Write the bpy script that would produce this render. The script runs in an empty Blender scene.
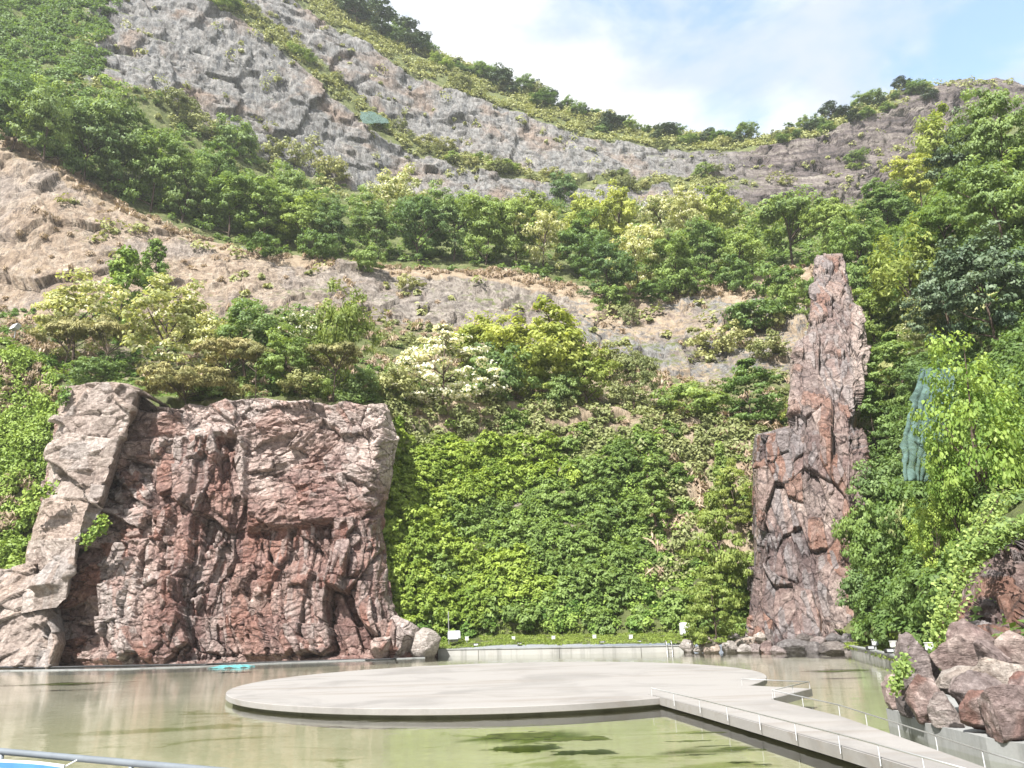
import bpy, math, random
import numpy as np

# ------------------------------------------------------------------ camera, world, sun, exposure
F_PX, PITCH, CAM_H, ROLL = 760.0, math.radians(17.0), 3.0, math.radians(1.6)
sc = bpy.context.scene
col = sc.collection
cam_d = bpy.data.cameras.new('camera')
cam = bpy.data.objects.new('camera', cam_d)
col.objects.link(cam)
cam.location = (0, 0, CAM_H)
from mathutils import Vector, Euler, Matrix
cam.rotation_euler = (Matrix.Rotation(math.pi / 2 + PITCH, 3, 'X') @ Matrix.Rotation(-ROLL, 3, 'Z')).to_euler()
cam_d.sensor_width = 36.0
cam_d.lens = F_PX / 1024 * 36.0
cam_d.clip_start = 0.1
cam_d.clip_end = 6000
sc.camera = cam

SUN_EL, SUN_AZ = math.radians(49), math.radians(212)     # azimuth clockwise from +Y
sun_dir = np.array([math.sin(SUN_AZ) * math.cos(SUN_EL), math.cos(SUN_AZ) * math.cos(SUN_EL), math.sin(SUN_EL)])

world = bpy.data.worlds.new('World')
sc.world = world
world.use_nodes = True
def build_world():
    nt = world.node_tree; N = nt.nodes; L = nt.links
    bg = N['Background']
    bg.inputs['Strength'].default_value = 0.15
    sky = N.new('ShaderNodeTexSky'); sky.sky_type = 'NISHITA'; sky.sun_disc = False
    sky.sun_elevation = SUN_EL; sky.sun_rotation = SUN_AZ
    sky.air_density = 1.0; sky.dust_density = 1.2; sky.ozone_density = 1.0
    tc = N.new('ShaderNodeTexCoord')
    nz = N.new('ShaderNodeTexNoise'); nz.inputs['Scale'].default_value = 4.2
    nz.inputs['Detail'].default_value = 9; nz.inputs['Roughness'].default_value = 0.55
    nz.inputs['Distortion'].default_value = 0.25
    mp = N.new('ShaderNodeMapping'); mp.inputs['Scale'].default_value = (1, 1, 1.7)
    mp.inputs['Location'].default_value = (0.35, 0.1, 0.2)
    L.new(tc.outputs['Generated'], mp.inputs['Vector']); L.new(mp.outputs[0], nz.inputs['Vector'])
    # an opening of blue sky in one direction of the sky
    def lobe(d, lo, hi):
        v = N.new('ShaderNodeVectorMath'); v.operation = 'DOT_PRODUCT'
        L.new(tc.outputs['Generated'], v.inputs[0]); v.inputs[1].default_value = d
        m = N.new('ShaderNodeMapRange'); m.interpolation_type = 'SMOOTHSTEP'
        m.inputs[1].default_value = lo; m.inputs[2].default_value = hi
        L.new(v.outputs['Value'], m.inputs[0]); return m.outputs[0]
    gap = lobe((0.46, 0.68, 0.57), 0.93, 0.985)
    m1 = N.new('ShaderNodeMath'); m1.operation = 'MULTIPLY_ADD'
    L.new(gap, m1.inputs[0]); m1.inputs[1].default_value = -0.26; L.new(nz.outputs['Fac'], m1.inputs[2])
    cr = N.new('ShaderNodeMapRange'); cr.interpolation_type = 'SMOOTHSTEP'
    cr.inputs[1].default_value = 0.16; cr.inputs[2].default_value = 0.40
    L.new(m1.outputs[0], cr.inputs[0])
    # shade of the clouds
    n2 = N.new('ShaderNodeTexNoise'); n2.inputs['Scale'].default_value = 4.4; n2.inputs['Detail'].default_value = 8
    mp2 = N.new('ShaderNodeMapping'); mp2.inputs['Location'].default_value = (2.2, 0.4, 1.7)
    mp2.inputs['Scale'].default_value = (1, 1, 1.8)
    L.new(tc.outputs['Generated'], mp2.inputs['Vector']); L.new(mp2.outputs[0], n2.inputs['Vector'])
    ramp = N.new('ShaderNodeValToRGB')
    ramp.color_ramp.elements[0].position = 0.41; ramp.color_ramp.elements[0].color = (0.60, 0.67, 0.77, 1)
    ramp.color_ramp.elements[1].position = 0.55; ramp.color_ramp.elements[1].color = (0.90, 0.92, 0.95, 1)
    L.new(n2.outputs['Fac'], ramp.inputs['Fac'])
    up = N.new('ShaderNodeVectorMath'); up.operation = 'SCALE'; up.inputs['Scale'].default_value = 2.75
    L.new(ramp.outputs[0], up.inputs[0])
    mx = N.new('ShaderNodeMix'); mx.data_type = 'RGBA'
    L.new(cr.outputs[0], mx.inputs[0]); L.new(sky.outputs[0], mx.inputs[6]); L.new(up.outputs[0], mx.inputs[7])
    L.new(mx.outputs[2], bg.inputs['Color'])
build_world()

sun_d = bpy.data.lights.new('sun', 'SUN')
sun_d.energy = 4.2; sun_d.angle = math.radians(0.5); sun_d.color = (1.0, 0.965, 0.915)
sun = bpy.data.objects.new('sun', sun_d); col.objects.link(sun)
sun.rotation_euler = Vector(sun_dir).to_track_quat('Z', 'Y').to_euler()
sun.location = (-60, -60, 120)
vs = sc.view_settings
vs.view_transform = 'Standard'; vs.look = 'None'; vs.gamma = 1.0; vs.exposure = 1.6; vs.use_curve_mapping = False
sc.cycles.max_bounces = 6; sc.cycles.diffuse_bounces = 3; sc.cycles.glossy_bounces = 2
sc.cycles.transmission_bounces = 3; sc.cycles.transparent_max_bounces = 8
sc.cycles.caustics_reflective = False; sc.cycles.caustics_refractive = False
sc.cycles.use_denoising = True

rng = np.random.default_rng(7)
random.seed(7)

# ------------------------------------------------------------------ helpers
CP, SP = math.cos(PITCH), math.sin(PITCH)
CR, SR = math.cos(ROLL), math.sin(ROLL)
def _ray(px, py):
    x, y = np.asarray(px, float) - 512, 384 - np.asarray(py, float)
    a, b = (x * CR + y * SR) / F_PX, (-x * SR + y * CR) / F_PX
    return a, CP - b * SP, SP + b * CP
def at_raw(px, py, Y):
    a, dy, dz = _ray(px, py); t = np.asarray(Y, float) / dy
    a, dy, dz, t = np.broadcast_arrays(a, dy, dz, t)
    return np.stack([a * t, dy * t, CAM_H + dz * t], -1)
# survey correction: how much farther or nearer each stretch of the shore lies than first paced out
SHORE = np.array([(0, 668, 58.9), (220, 663, 64.2), (436, 656, 70.0), (690, 652, 74.8), (850, 654, 72.6), (905, 672, 55.6), (1024, 760, 26.2)])
def _shore():
    out = []
    for px, py, y0 in SHORE:
        a, dy, dz = _ray(px, py); out.append(-CAM_H / dz * dy - y0)
    return np.array(out)
SHIFT = _shore()
def at(px, py, Y):
    """world point on the sight line through a place of the photograph, Y metres ahead (paced)"""
    px, py, Y = np.broadcast_arrays(np.asarray(px, float), np.asarray(py, float), np.asarray(Y, float))
    return at_raw(px, py, Y + np.interp(px, SHORE[:, 0], SHIFT))
def at_z(px, py, z):
    a, dy, dz = _ray(px, py)
    t = (z - CAM_H) / dz
    return np.array([a * t, dy * t, z])
def scale_at(p):
    """metres per pixel at a world point"""
    return (p[1] * CP + (p[2] - CAM_H) * SP) / F_PX

def smooth(a, b, x):
    t = np.clip((x - a) / (b - a), 0, 1); return t * t * (3 - 2 * t)

def _hash(ix, iy, iz, seed):
    h = (ix.astype(np.int64) * 374761393 + iy.astype(np.int64) * 668265263 + iz.astype(np.int64) * 2147483647 + seed * 974634777) & 0xFFFFFFFF
    h = ((h ^ (h >> 13)) * 1274126177) & 0xFFFFFFFF
    h = ((h ^ (h >> 16)) * 2246822519) & 0xFFFFFFFF
    return ((h ^ (h >> 15)) & 0xFFFFFF) / float(0xFFFFFF)
def vnoise(x, y, z=None, seed=0):
    x = np.asarray(x, float); y = np.asarray(y, float)
    z = np.zeros_like(x) if z is None else np.asarray(z, float)
    ix, iy, iz = np.floor(x), np.floor(y), np.floor(z)
    fx, fy, fz = x - ix, y - iy, z - iz
    fx, fy, fz = [f * f * f * (f * (f * 6 - 15) + 10) for f in (fx, fy, fz)]
    r = 0
    for dx in (0, 1):
        wx = fx if dx else 1 - fx
        for dy in (0, 1):
            wy = fy if dy else 1 - fy
            for dz in (0, 1):
                wz = fz if dz else 1 - fz
                r = r + wx * wy * wz * _hash(ix + dx, iy + dy, iz + dz, seed)
    return r * 2 - 1
def fbm(x, y, z=None, seed=0, octv=5, rough=0.5):
    a, s, r, n = 1.0, 1.0, 0, 0
    for o in range(octv):
        r = r + a * vnoise(x * s, y * s, None if z is None else z * s, seed + o * 13)
        n += a; a *= rough; s *= 2.03
    return r / n
def voro(u, v, seed=0):
    """F1, F2, cell random numbers (3) and vector from the cell's centre"""
    iu, iv = np.floor(u), np.floor(v)
    f1 = np.full(u.shape, 9.0); f2 = np.full(u.shape, 9.0)
    cu = np.zeros_like(u); cv = np.zeros_like(u); ci = np.zeros_like(u); cj = np.zeros_like(u)
    for du in (-1, 0, 1):
        for dv in (-1, 0, 1):
            a, b = iu + du, iv + dv
            pu = a + 0.1 + 0.8 * _hash(a, b, a * 0, seed); pv = b + 0.1 + 0.8 * _hash(a, b, a * 0 + 1, seed)
            d = np.hypot(u - pu, v - pv)
            near = d < f1
            f2 = np.where(near, f1, np.minimum(f2, d))
            cu = np.where(near, pu, cu); cv = np.where(near, pv, cv)
            ci = np.where(near, a, ci); cj = np.where(near, b, cj)
            f1 = np.where(near, d, f1)
    rs = [_hash(ci, cj, ci * 0 + k, seed + 5) for k in (2, 3, 4)]
    return f1, f2, rs, u - cu, v - cv
def blocks(u, v, su, sv, seed, amp, tilt, crack=0.0, warp=0.35, rot=0.0):
    """offset of a face broken into tilted blocks; returns offset and a random number per block"""
    if rot:
        c, s = math.cos(rot), math.sin(rot); u, v = u * c - v * s, u * s + v * c
    wu = u / su + warp * fbm(u / su * 1.3, v / sv * 1.3, seed=seed + 1, octv=4)
    wv = v / sv + warp * fbm(u / su * 1.3 + 7.1, v / sv * 1.3 + 3.3, seed=seed + 2, octv=4)
    f1, f2, (r0, r1, r2), du, dv = voro(wu, wv, seed)
    d = amp * (r0 - 0.5) + tilt * (du * (r1 - 0.5) * 2 * su + dv * (r2 - 0.6) * 2 * sv)
    if crack: d = d - crack * (1 - smooth(0.0, 0.10, f2 - f1))
    return d, r0

def cells(u, v, su, sv, seed, warp):
    wu = u / su + warp * fbm(u / su * 1.1, v / sv * 1.1, seed=seed + 1, octv=4)
    wv = v / sv + warp * fbm(u / su * 1.1 + 7.1, v / sv * 1.1 + 3.3, seed=seed + 2, octv=4)
    f1, f2, r, du, dv = voro(wu, wv, seed)
    return f1, f2, r, du * su, dv * sv
def fractured(u, v, seed, size, amp, rot=0.0, tilt=0.26, spin=1.0, crack=0.1, tall=False):
    """offset of a face broken along joints: big blocks, some of them split again in a direction of their own, with bedding grooves"""
    c, s = math.cos(rot), math.sin(rot); u, v = u * c - v * s, u * s + v * c
    f1, f2, (r0, r1, r2), du, dv = cells(u, v, size[0], size[1], seed, 0.14)
    d = amp[0] * (r0 - 0.5) + tilt * (du * (r1 - 0.5) * 1.6 + dv * (r2 - 0.62) * 1.6)
    d = d - crack * amp[0] * (1 - smooth(0.0, 0.04, f2 - f1))
    th = (r1 - 0.5) * 2.0 * spin
    u2, v2 = u * np.cos(th) - v * np.sin(th) + r0 * 50, u * np.sin(th) + v * np.cos(th) + r2 * 50
    g1, g2, (q0, q1, q2), eu, ev = cells(u2, v2, size[0] * (0.42 if tall else 0.55), size[1] * (0.5 if tall else 0.30), seed + 31, 0.12)
    wB = smooth(0.0, 0.2, r2)
    d = d + wB * (amp[1] * (q0 - 0.5) + tilt * 1.25 * (eu * (q1 - 0.5) + ev * (q2 - 0.6)) * 1.6 - crack * amp[1] * (1 - smooth(0.0, 0.05, g2 - g1)))
    ph = th + (q1 - 0.5) * 1.6 * spin
    u3, v3 = u * np.cos(ph) - v * np.sin(ph) + q0 * 50, u * np.sin(ph) + v * np.cos(ph) + q2 * 50
    h1, h2, (p0, p1, p2), fu, fv = cells(u3, v3, size[0] * (0.13 if tall else 0.22), size[1] * (0.22 if tall else 0.11), seed + 57, 0.15)
    wC = smooth(0.15, 0.4, q2)
    d = d + wC * (amp[2] * (p0 - 0.5) + tilt * 1.3 * (fu * (p1 - 0.5) + fv * (p2 - 0.6)) * 1.6)
    if tall: u3, v3 = v3, u3
    gr = (v3 / 0.42 + 0.8 * fbm(u3 / 2.2, v3 / 0.9, seed=seed + 77, octv=4)) % 1.0
    d = d + amp[2] * (0.0 if tall else 0.5) * smooth(0.35, 0.8, q0) * (gr - 0.5)
    return d, r1, q0, p0

def mesh_np(name, V, faces, attrs=None, smooth_shade=False):
    """V n x 3, faces m x k (one face size)"""
    V = np.ascontiguousarray(V, np.float32); faces = np.ascontiguousarray(faces, np.int32)
    me = bpy.data.meshes.new(name)
    n, k = len(faces), faces.shape[1]
    me.vertices.add(len(V)); me.vertices.foreach_set('co', V.ravel())
    me.loops.add(n * k); me.loops.foreach_set('vertex_index', faces.ravel())
    me.polygons.add(n)
    me.polygons.foreach_set('loop_start', np.arange(0, n * k, k, dtype=np.int32))
    try: me.polygons.foreach_set('loop_total', np.full(n, k, np.int32))
    except Exception: pass
    if smooth_shade: me.polygons.foreach_set('use_smooth', np.ones(n, bool))
    for an, av in (attrs or {}).items():
        a = me.attributes.new(an, 'FLOAT', 'POINT'); a.data.foreach_set('value', np.ascontiguousarray(av, np.float32).ravel())
    me.update(calc_edges=True); me.validate()
    return me
def grid_faces(nr, nc):
    i = np.arange(nr * nc).reshape(nr, nc)
    return np.stack([i[:-1, :-1], i[:-1, 1:], i[1:, 1:], i[1:, :-1]], -1).reshape(-1, 4)
def link(name, me, mat=None, parent=None, loc=None):
    o = bpy.data.objects.new(name, me); col.objects.link(o)
    if mat is not None:
        if me is not None and len(me.materials) == 0: me.materials.append(mat)
    if parent is not None: o.parent = parent
    if loc is not None: o.location = loc
    return o
def tag(o, label=None, cat=None, group=None, kind=None):
    if label: o['label'] = label
    if cat: o['category'] = cat
    if group: o['group'] = group
    if kind: o['kind'] = kind
    return o
def empty(name, loc, rz=0.0):
    o = bpy.data.objects.new(name, None); col.objects.link(o)
    o.empty_display_size = 0.3
    o.location = loc; o.rotation_euler = (0, 0, rz); return o
def copy_tree(o, parent=None):
    c = o.copy(); col.objects.link(c)
    if parent is not None: c.parent = parent
    for ch in list(o.children): copy_tree(ch, c)
    return c

class MB:
    """collects boxes, tubes and loose polygons into one mesh"""
    def __init__(s): s.v, s.f = [], []
    def add(s, v, f):
        k = len(s.v); s.v += [tuple(p) for p in v]; s.f += [tuple(i + k for i in q) for q in f]
    def box(s, c, size, rz=0.0, rx=0.0, bev=0.0):
        x, y, z = [q / 2 for q in size]; b = min(bev, x * .8, y * .8, z * .8)
        if b > 0:
            P = []
            for zz, ins in ((-z, b), (-z + b, 0), (z - b, 0), (z, b)):
                P += [(-x + ins, -y + ins, zz), (x - ins, -y + ins, zz), (x - ins, y - ins, zz), (-x + ins, y - ins, zz)]
            Fs = [(3, 2, 1, 0), (12, 13, 14, 15)]
            for r in range(3):
                for k in range(4): Fs.append((r * 4 + k, r * 4 + (k + 1) % 4, r * 4 + 4 + (k + 1) % 4, r * 4 + 4 + k))
        else:
            P = [(-x, -y, -z), (x, -y, -z), (x, y, -z), (-x, y, -z), (-x, -y, z), (x, -y, z), (x, y, z), (-x, y, z)]
            Fs = [(3, 2, 1, 0), (4, 5, 6, 7), (0, 1, 5, 4), (1, 2, 6, 5), (2, 3, 7, 6), (3, 0, 4, 7)]
        M = Euler((rx, 0, rz)).to_matrix()
        s.add([tuple(M @ Vector(p) + Vector(c)) for p in P], Fs); return s
    def tube(s, pts, radii, n=8, cap=True):
        pts = [Vector(p) for p in pts]
        if not hasattr(radii, '__len__'): radii = [radii] * len(pts)
        V, Fs = [], []
        for i, p in enumerate(pts):
            d = (pts[min(i + 1, len(pts) - 1)] - pts[max(i - 1, 0)]).normalized()
            a = d.orthogonal().normalized() if abs(d.z) > .99 else d.cross(Vector((0, 0, 1))).normalized()
            b = d.cross(a)
            for k in range(n):
                t = 2 * math.pi * k / n
                V.append(tuple(p + (a * math.cos(t) + b * math.sin(t)) * radii[i]))
        for i in range(len(pts) - 1):
            for k in range(n):
                k2 = (k + 1) % n
                Fs.append((i * n + k, i * n + k2, (i + 1) * n + k2, (i + 1) * n + k))
        if cap:
            Fs.append(tuple(range(n))); Fs.append(tuple(range((len(pts) - 1) * n, len(pts) * n)))
        s.add(V, Fs); return s
    def prism(s, poly, z0, z1):
        n = len(poly)
        V = [(p[0], p[1], z0) for p in poly] + [(p[0], p[1], z1) for p in poly]
        Fs = [tuple(range(n))[::-1], tuple(range(n, 2 * n))] + [(k, (k + 1) % n, n + (k + 1) % n, n + k) for k in range(n)]
        s.add(V, Fs); return s
    def build(s, name, mat, parent=None, loc=None, shade=False):
        me = bpy.data.meshes.new(name); me.from_pydata(s.v, [], s.f); me.update()
        if shade:
            for p in me.polygons: p.use_smooth = True
        return link(name, me, mat, parent, loc)

# ------------------------------------------------------------------ materials
class NT:
    def __init__(s, name):
        s.m = bpy.data.materials.new(name); s.m.use_nodes = True
        s.t = s.m.node_tree; s.N = s.t.nodes; s.L = s.t.links
        s.p = s.N['Principled BSDF']; s.out = s.N['Material Output']
        s.p.inputs['Roughness'].default_value = 0.85
        s.p.inputs['Specular IOR Level'].default_value = 0.25
        s.co = s.N.new('ShaderNodeTexCoord').outputs['Object']
    def geo(s): s.co = s.N.new('ShaderNodeNewGeometry').outputs['Position']; return s
    def map(s, scale=(1, 1, 1), loc=(0, 0, 0), rot=(0, 0, 0)):
        m = s.N.new('ShaderNodeMapping'); m.inputs['Scale'].default_value = scale
        m.inputs['Location'].default_value = loc; m.inputs['Rotation'].default_value = rot
        s.L.new(s.co, m.inputs['Vector']); return m.outputs[0]
    def noise(s, scale, detail=5, rough=0.55, vec=None, dist=0.0):
        n = s.N.new('ShaderNodeTexNoise'); n.inputs['Scale'].default_value = scale
        n.inputs['Detail'].default_value = detail; n.inputs['Roughness'].default_value = rough
        n.inputs['Distortion'].default_value = dist
        s.L.new(vec if vec is not None else s.co, n.inputs['Vector']); return n.outputs['Fac']
    def vor(s, scale, vec=None, feature='F1', out='Distance'):
        n = s.N.new('ShaderNodeTexVoronoi'); n.feature = feature; n.inputs['Scale'].default_value = scale
        s.L.new(vec if vec is not None else s.co, n.inputs['Vector']); return n.outputs[out]
    def attr(s, name):
        n = s.N.new('ShaderNodeAttribute'); n.attribute_name = name; return n.outputs['Fac']
    def ramp(s, fac, stops):
        r = s.N.new('ShaderNodeValToRGB'); e = r.color_ramp.elements
        while len(e) < len(stops): e.new(0.5)
        for k, (p, c) in enumerate(stops):
            e[k].position = p; e[k].color = (*c, 1) if len(c) == 3 else c
        s.L.new(fac, r.inputs[0]); return r.outputs[0]
    def rng(s, fac, a, b, c=0.0, d=1.0):
        m = s.N.new('ShaderNodeMapRange'); m.interpolation_type = 'SMOOTHSTEP'
        for k, v in ((1, a), (2, b), (3, c), (4, d)): m.inputs[k].default_value = v
        s.L.new(fac, m.inputs[0]); return m.outputs[0]
    def math(s, op, a, b):
        m = s.N.new('ShaderNodeMath'); m.operation = op
        for k, v in ((0, a), (1, b)):
            if isinstance(v, (int, float)): m.inputs[k].default_value = v
            else: s.L.new(v, m.inputs[k])
        return m.outputs[0]
    def mix(s, fac, a, b, mode='MIX'):
        m = s.N.new('ShaderNodeMix'); m.data_type = 'RGBA'; m.blend_type = mode
        for k, v in ((0, fac), (6, a), (7, b)):
            if isinstance(v, (int, float)): m.inputs[k].default_value = v
            elif isinstance(v, tuple): m.inputs[k].default_value = (*v, 1) if len(v) == 3 else v
            else: s.L.new(v, m.inputs[k])
        return m.outputs[2]
    def bump(s, h, strength=0.5, dist=0.1):
        b = s.N.new('ShaderNodeBump'); b.inputs['Strength'].default_value = strength; b.inputs['Distance'].default_value = dist
        s.L.new(h, b.inputs['Height']); return b.outputs[0]
    def done(s, colour=None, normal=None, rough=None, metal=None):
        if colour is not None:
            if isinstance(colour, tuple): s.p.inputs['Base Color'].default_value = (*colour, 1)
            else: s.L.new(colour, s.p.inputs['Base Color'])
        if normal is not None: s.L.new(normal, s.p.inputs['Normal'])
        if rough is not None:
            if isinstance(rough, (int, float)): s.p.inputs['Roughness'].default_value = rough
            else: s.L.new(rough, s.p.inputs['Roughness'])
        if metal is not None: s.p.inputs['Metallic'].default_value = metal
        return s.m

def mat_rock(name, dark, mid, pale, accent, grey, red=0.5, scale=1.0, spec=0.3, vert=False, crackle=1.0):
    t = NT(name).geo()
    big = t.noise(0.16 * scale, 6, 0.6, dist=0.6)
    fine = t.noise(2.6 * scale, 9, 0.72, dist=0.4)
    streak = t.noise(1.0, 5, 0.6, vec=t.map((1.1 * scale, 1.1 * scale, 0.13 * scale)), dist=0.5)
    bed = t.noise(1.0, 6, 0.65, vec=t.map((1.3 * scale, 1.3 * scale, 0.22 * scale) if vert else (0.35 * scale, 0.35 * scale, 1.7 * scale), rot=(0.25, 0.2, 0) if not vert else (0.05, 0.08, 0)), dist=0.8)
    c = t.ramp(big, [(0.33, dark), (0.47, mid), (0.64, pale)])
    c = t.mix(t.rng(t.attr('block'), 0.66, 0.74, 0, 0.8), c, accent)
    c = t.mix(t.rng(t.attr('block'), 0.34, 0.24, 0, 0.55), c, dark)
    c = t.mix(t.rng(t.attr('block2'), 0.55, 0.72, 0, 0.85), c, grey)
    c = t.mix(t.rng(bed, 0.52, 0.72, 0, 0.4), c, pale)
    c = t.mix(t.rng(streak, 0.56, 0.72, 0, 0.5), c, dark)
    c = t.mix(t.attr('pale'), c, pale)
    c = t.mix(t.math('MULTIPLY', t.attr('stain'), t.rng(streak, 0.36, 0.6, 0.35, 0.95)), c, t.mix(t.rng(big, .4, .6), dark, accent))
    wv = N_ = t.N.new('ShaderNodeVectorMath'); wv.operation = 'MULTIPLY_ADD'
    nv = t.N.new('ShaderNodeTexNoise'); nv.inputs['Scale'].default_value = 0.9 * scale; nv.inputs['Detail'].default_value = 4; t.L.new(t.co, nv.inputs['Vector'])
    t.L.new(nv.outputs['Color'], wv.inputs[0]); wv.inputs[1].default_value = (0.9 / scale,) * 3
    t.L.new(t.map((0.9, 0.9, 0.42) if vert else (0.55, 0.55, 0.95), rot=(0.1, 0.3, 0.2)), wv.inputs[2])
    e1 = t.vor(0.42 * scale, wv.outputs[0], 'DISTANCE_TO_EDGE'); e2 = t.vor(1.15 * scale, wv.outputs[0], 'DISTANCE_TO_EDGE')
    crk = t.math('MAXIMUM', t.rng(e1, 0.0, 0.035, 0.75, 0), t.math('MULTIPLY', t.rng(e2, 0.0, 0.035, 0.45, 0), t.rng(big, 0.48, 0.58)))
    c = t.mix(t.math('MULTIPLY', crk, crackle), c, tuple(x * 0.35 for x in dark))  # crack lines painted dark, standing in for shade inside the joints
    facet = None
    c = t.mix(t.rng(fine, 0.35, 0.68, 0, 1), t.mix(0.75, c, (0.30, 0.27, 0.26), 'MULTIPLY'), c)
    c = t.mix(t.rng(fine, 0.56, 0.78, 0, 0.5), c, t.mix(0.5, pale, (0.6, 0.55, 0.5)))
    h = t.math('ADD', t.math('ADD', t.math('MULTIPLY', bed, 0.5), t.math('MULTIPLY', t.noise(2.2 * scale, 9, 0.72, dist=0.3), 0.6)), t.math('MULTIPLY', t.rng(e2, 0.0, 0.22), 0.35 * crackle))
    t.p.inputs['Specular IOR Level'].default_value = spec
    return t.done(c, t.bump(h, 1.0, 0.5 / scale), t.rng(t.noise(0.5 * scale, 5, 0.6), 0.38, 0.62, 0.36, 0.75))
M = {}
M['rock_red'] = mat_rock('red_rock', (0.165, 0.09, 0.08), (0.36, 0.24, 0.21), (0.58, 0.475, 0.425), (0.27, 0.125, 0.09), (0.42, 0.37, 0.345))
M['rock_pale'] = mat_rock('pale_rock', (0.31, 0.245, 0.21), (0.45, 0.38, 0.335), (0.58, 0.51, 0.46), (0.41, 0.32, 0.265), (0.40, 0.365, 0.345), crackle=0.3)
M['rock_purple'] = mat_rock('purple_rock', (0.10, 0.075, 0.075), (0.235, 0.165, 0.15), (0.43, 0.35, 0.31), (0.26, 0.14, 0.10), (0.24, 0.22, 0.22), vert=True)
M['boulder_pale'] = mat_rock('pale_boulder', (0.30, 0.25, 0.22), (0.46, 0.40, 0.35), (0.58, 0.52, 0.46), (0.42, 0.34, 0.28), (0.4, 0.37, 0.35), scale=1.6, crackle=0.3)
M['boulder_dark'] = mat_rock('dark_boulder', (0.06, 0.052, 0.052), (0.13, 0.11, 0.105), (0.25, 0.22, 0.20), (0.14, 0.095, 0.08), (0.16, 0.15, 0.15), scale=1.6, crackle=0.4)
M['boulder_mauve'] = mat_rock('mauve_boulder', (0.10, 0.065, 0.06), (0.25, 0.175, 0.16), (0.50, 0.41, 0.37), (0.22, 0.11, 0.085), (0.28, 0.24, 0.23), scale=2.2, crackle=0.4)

def mat_terrain():
    t = NT('hillside_soil_and_rock').geo()
    veg, dry, tone, purp = t.attr('veg'), t.attr('dry'), t.attr('tone'), t.attr('purple')
    streak = t.noise(1.0, 8, 0.70, vec=t.map((0.55, 0.55, 0.07), rot=(0.0, 0.15, 0.0)), dist=0.6)
    big = t.noise(0.06, 6, 0.6, dist=0.5)
    fine = t.noise(1.0, 9, 0.72, vec=t.map((1.0, 1.0, 0.25), rot=(0, 0.15, 0)), dist=0.3)
    grey = t.ramp(streak, [(0.36, (0.095, 0.10, 0.105)), (0.46, (0.205, 0.205, 0.20)), (0.62, (0.30, 0.29, 0.275))])
    grey = t.mix(t.rng(big, 0.5, 0.68, 0, 0.75), grey, (0.29, 0.215, 0.165))
    tan = t.ramp(streak, [(0.36, (0.17, 0.125, 0.09)), (0.47, (0.325, 0.25, 0.185)), (0.64, (0.41, 0.345, 0.275))])
    tan = t.mix(t.rng(big, 0.46, 0.6, 0, 0.6), tan, (0.30, 0.27, 0.25))
    bands = t.noise(1.0, 7, 0.65, vec=t.map((0.05, 0.05, 0.42)), dist=0.5)
    pur = t.ramp(bands, [(0.36, (0.075, 0.065, 0.065)), (0.48, (0.15, 0.125, 0.12)), (0.66, (0.28, 0.25, 0.22))])
    rock = t.mix(tone, tan, grey)
    rock = t.mix(purp, rock, pur)
    rock = t.mix(t.rng(fine, 0.34, 0.62, 0, 1), t.mix(0.8, rock, (0.38, 0.36, 0.35), 'MULTIPLY'), rock)
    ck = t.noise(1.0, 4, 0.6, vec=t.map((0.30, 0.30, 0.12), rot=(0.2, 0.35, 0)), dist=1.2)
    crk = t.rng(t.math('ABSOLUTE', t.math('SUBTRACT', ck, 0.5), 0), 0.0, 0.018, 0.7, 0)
    rock = t.mix(crk, rock, (0.06, 0.05, 0.045))  # shade of fine fissures painted as thin dark lines in the rock colour
    gn = t.noise(0.5, 8, 0.7)
    dryc = t.ramp(gn, [(0.3, (0.21, 0.155, 0.105)), (0.52, (0.33, 0.26, 0.185)), (0.7, (0.41, 0.345, 0.26))])
    green = t.ramp(gn, [(0.3, (0.06, 0.075, 0.025)), (0.52, (0.12, 0.14, 0.05)), (0.72, (0.22, 0.21, 0.11))])
    brk = t.math('MULTIPLY', t.math('SUBTRACT', t.noise(0.8, 8, 0.75), 0.5), 1.6)
    c = t.mix(t.rng(t.math('ADD', dry, brk), 0.4, 0.62), rock, dryc)
    c = t.mix(t.rng(t.math('ADD', veg, brk), 0.4, 0.62), c, green)
    fis = t.noise(1.0, 7, 0.7, vec=t.map((1.5, 1.5, 0.22), rot=(0.1, 0.25, 0)), dist=0.4)
    h = t.math('ADD', t.math('MULTIPLY', fis, 1.5), t.math('MULTIPLY', t.noise(0.5, 6, 0.6, dist=0.5), 0.4))
    return t.done(c, t.bump(h, 0.8, 0.8), 0.9)
M['terrain'] = mat_terrain()

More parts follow.
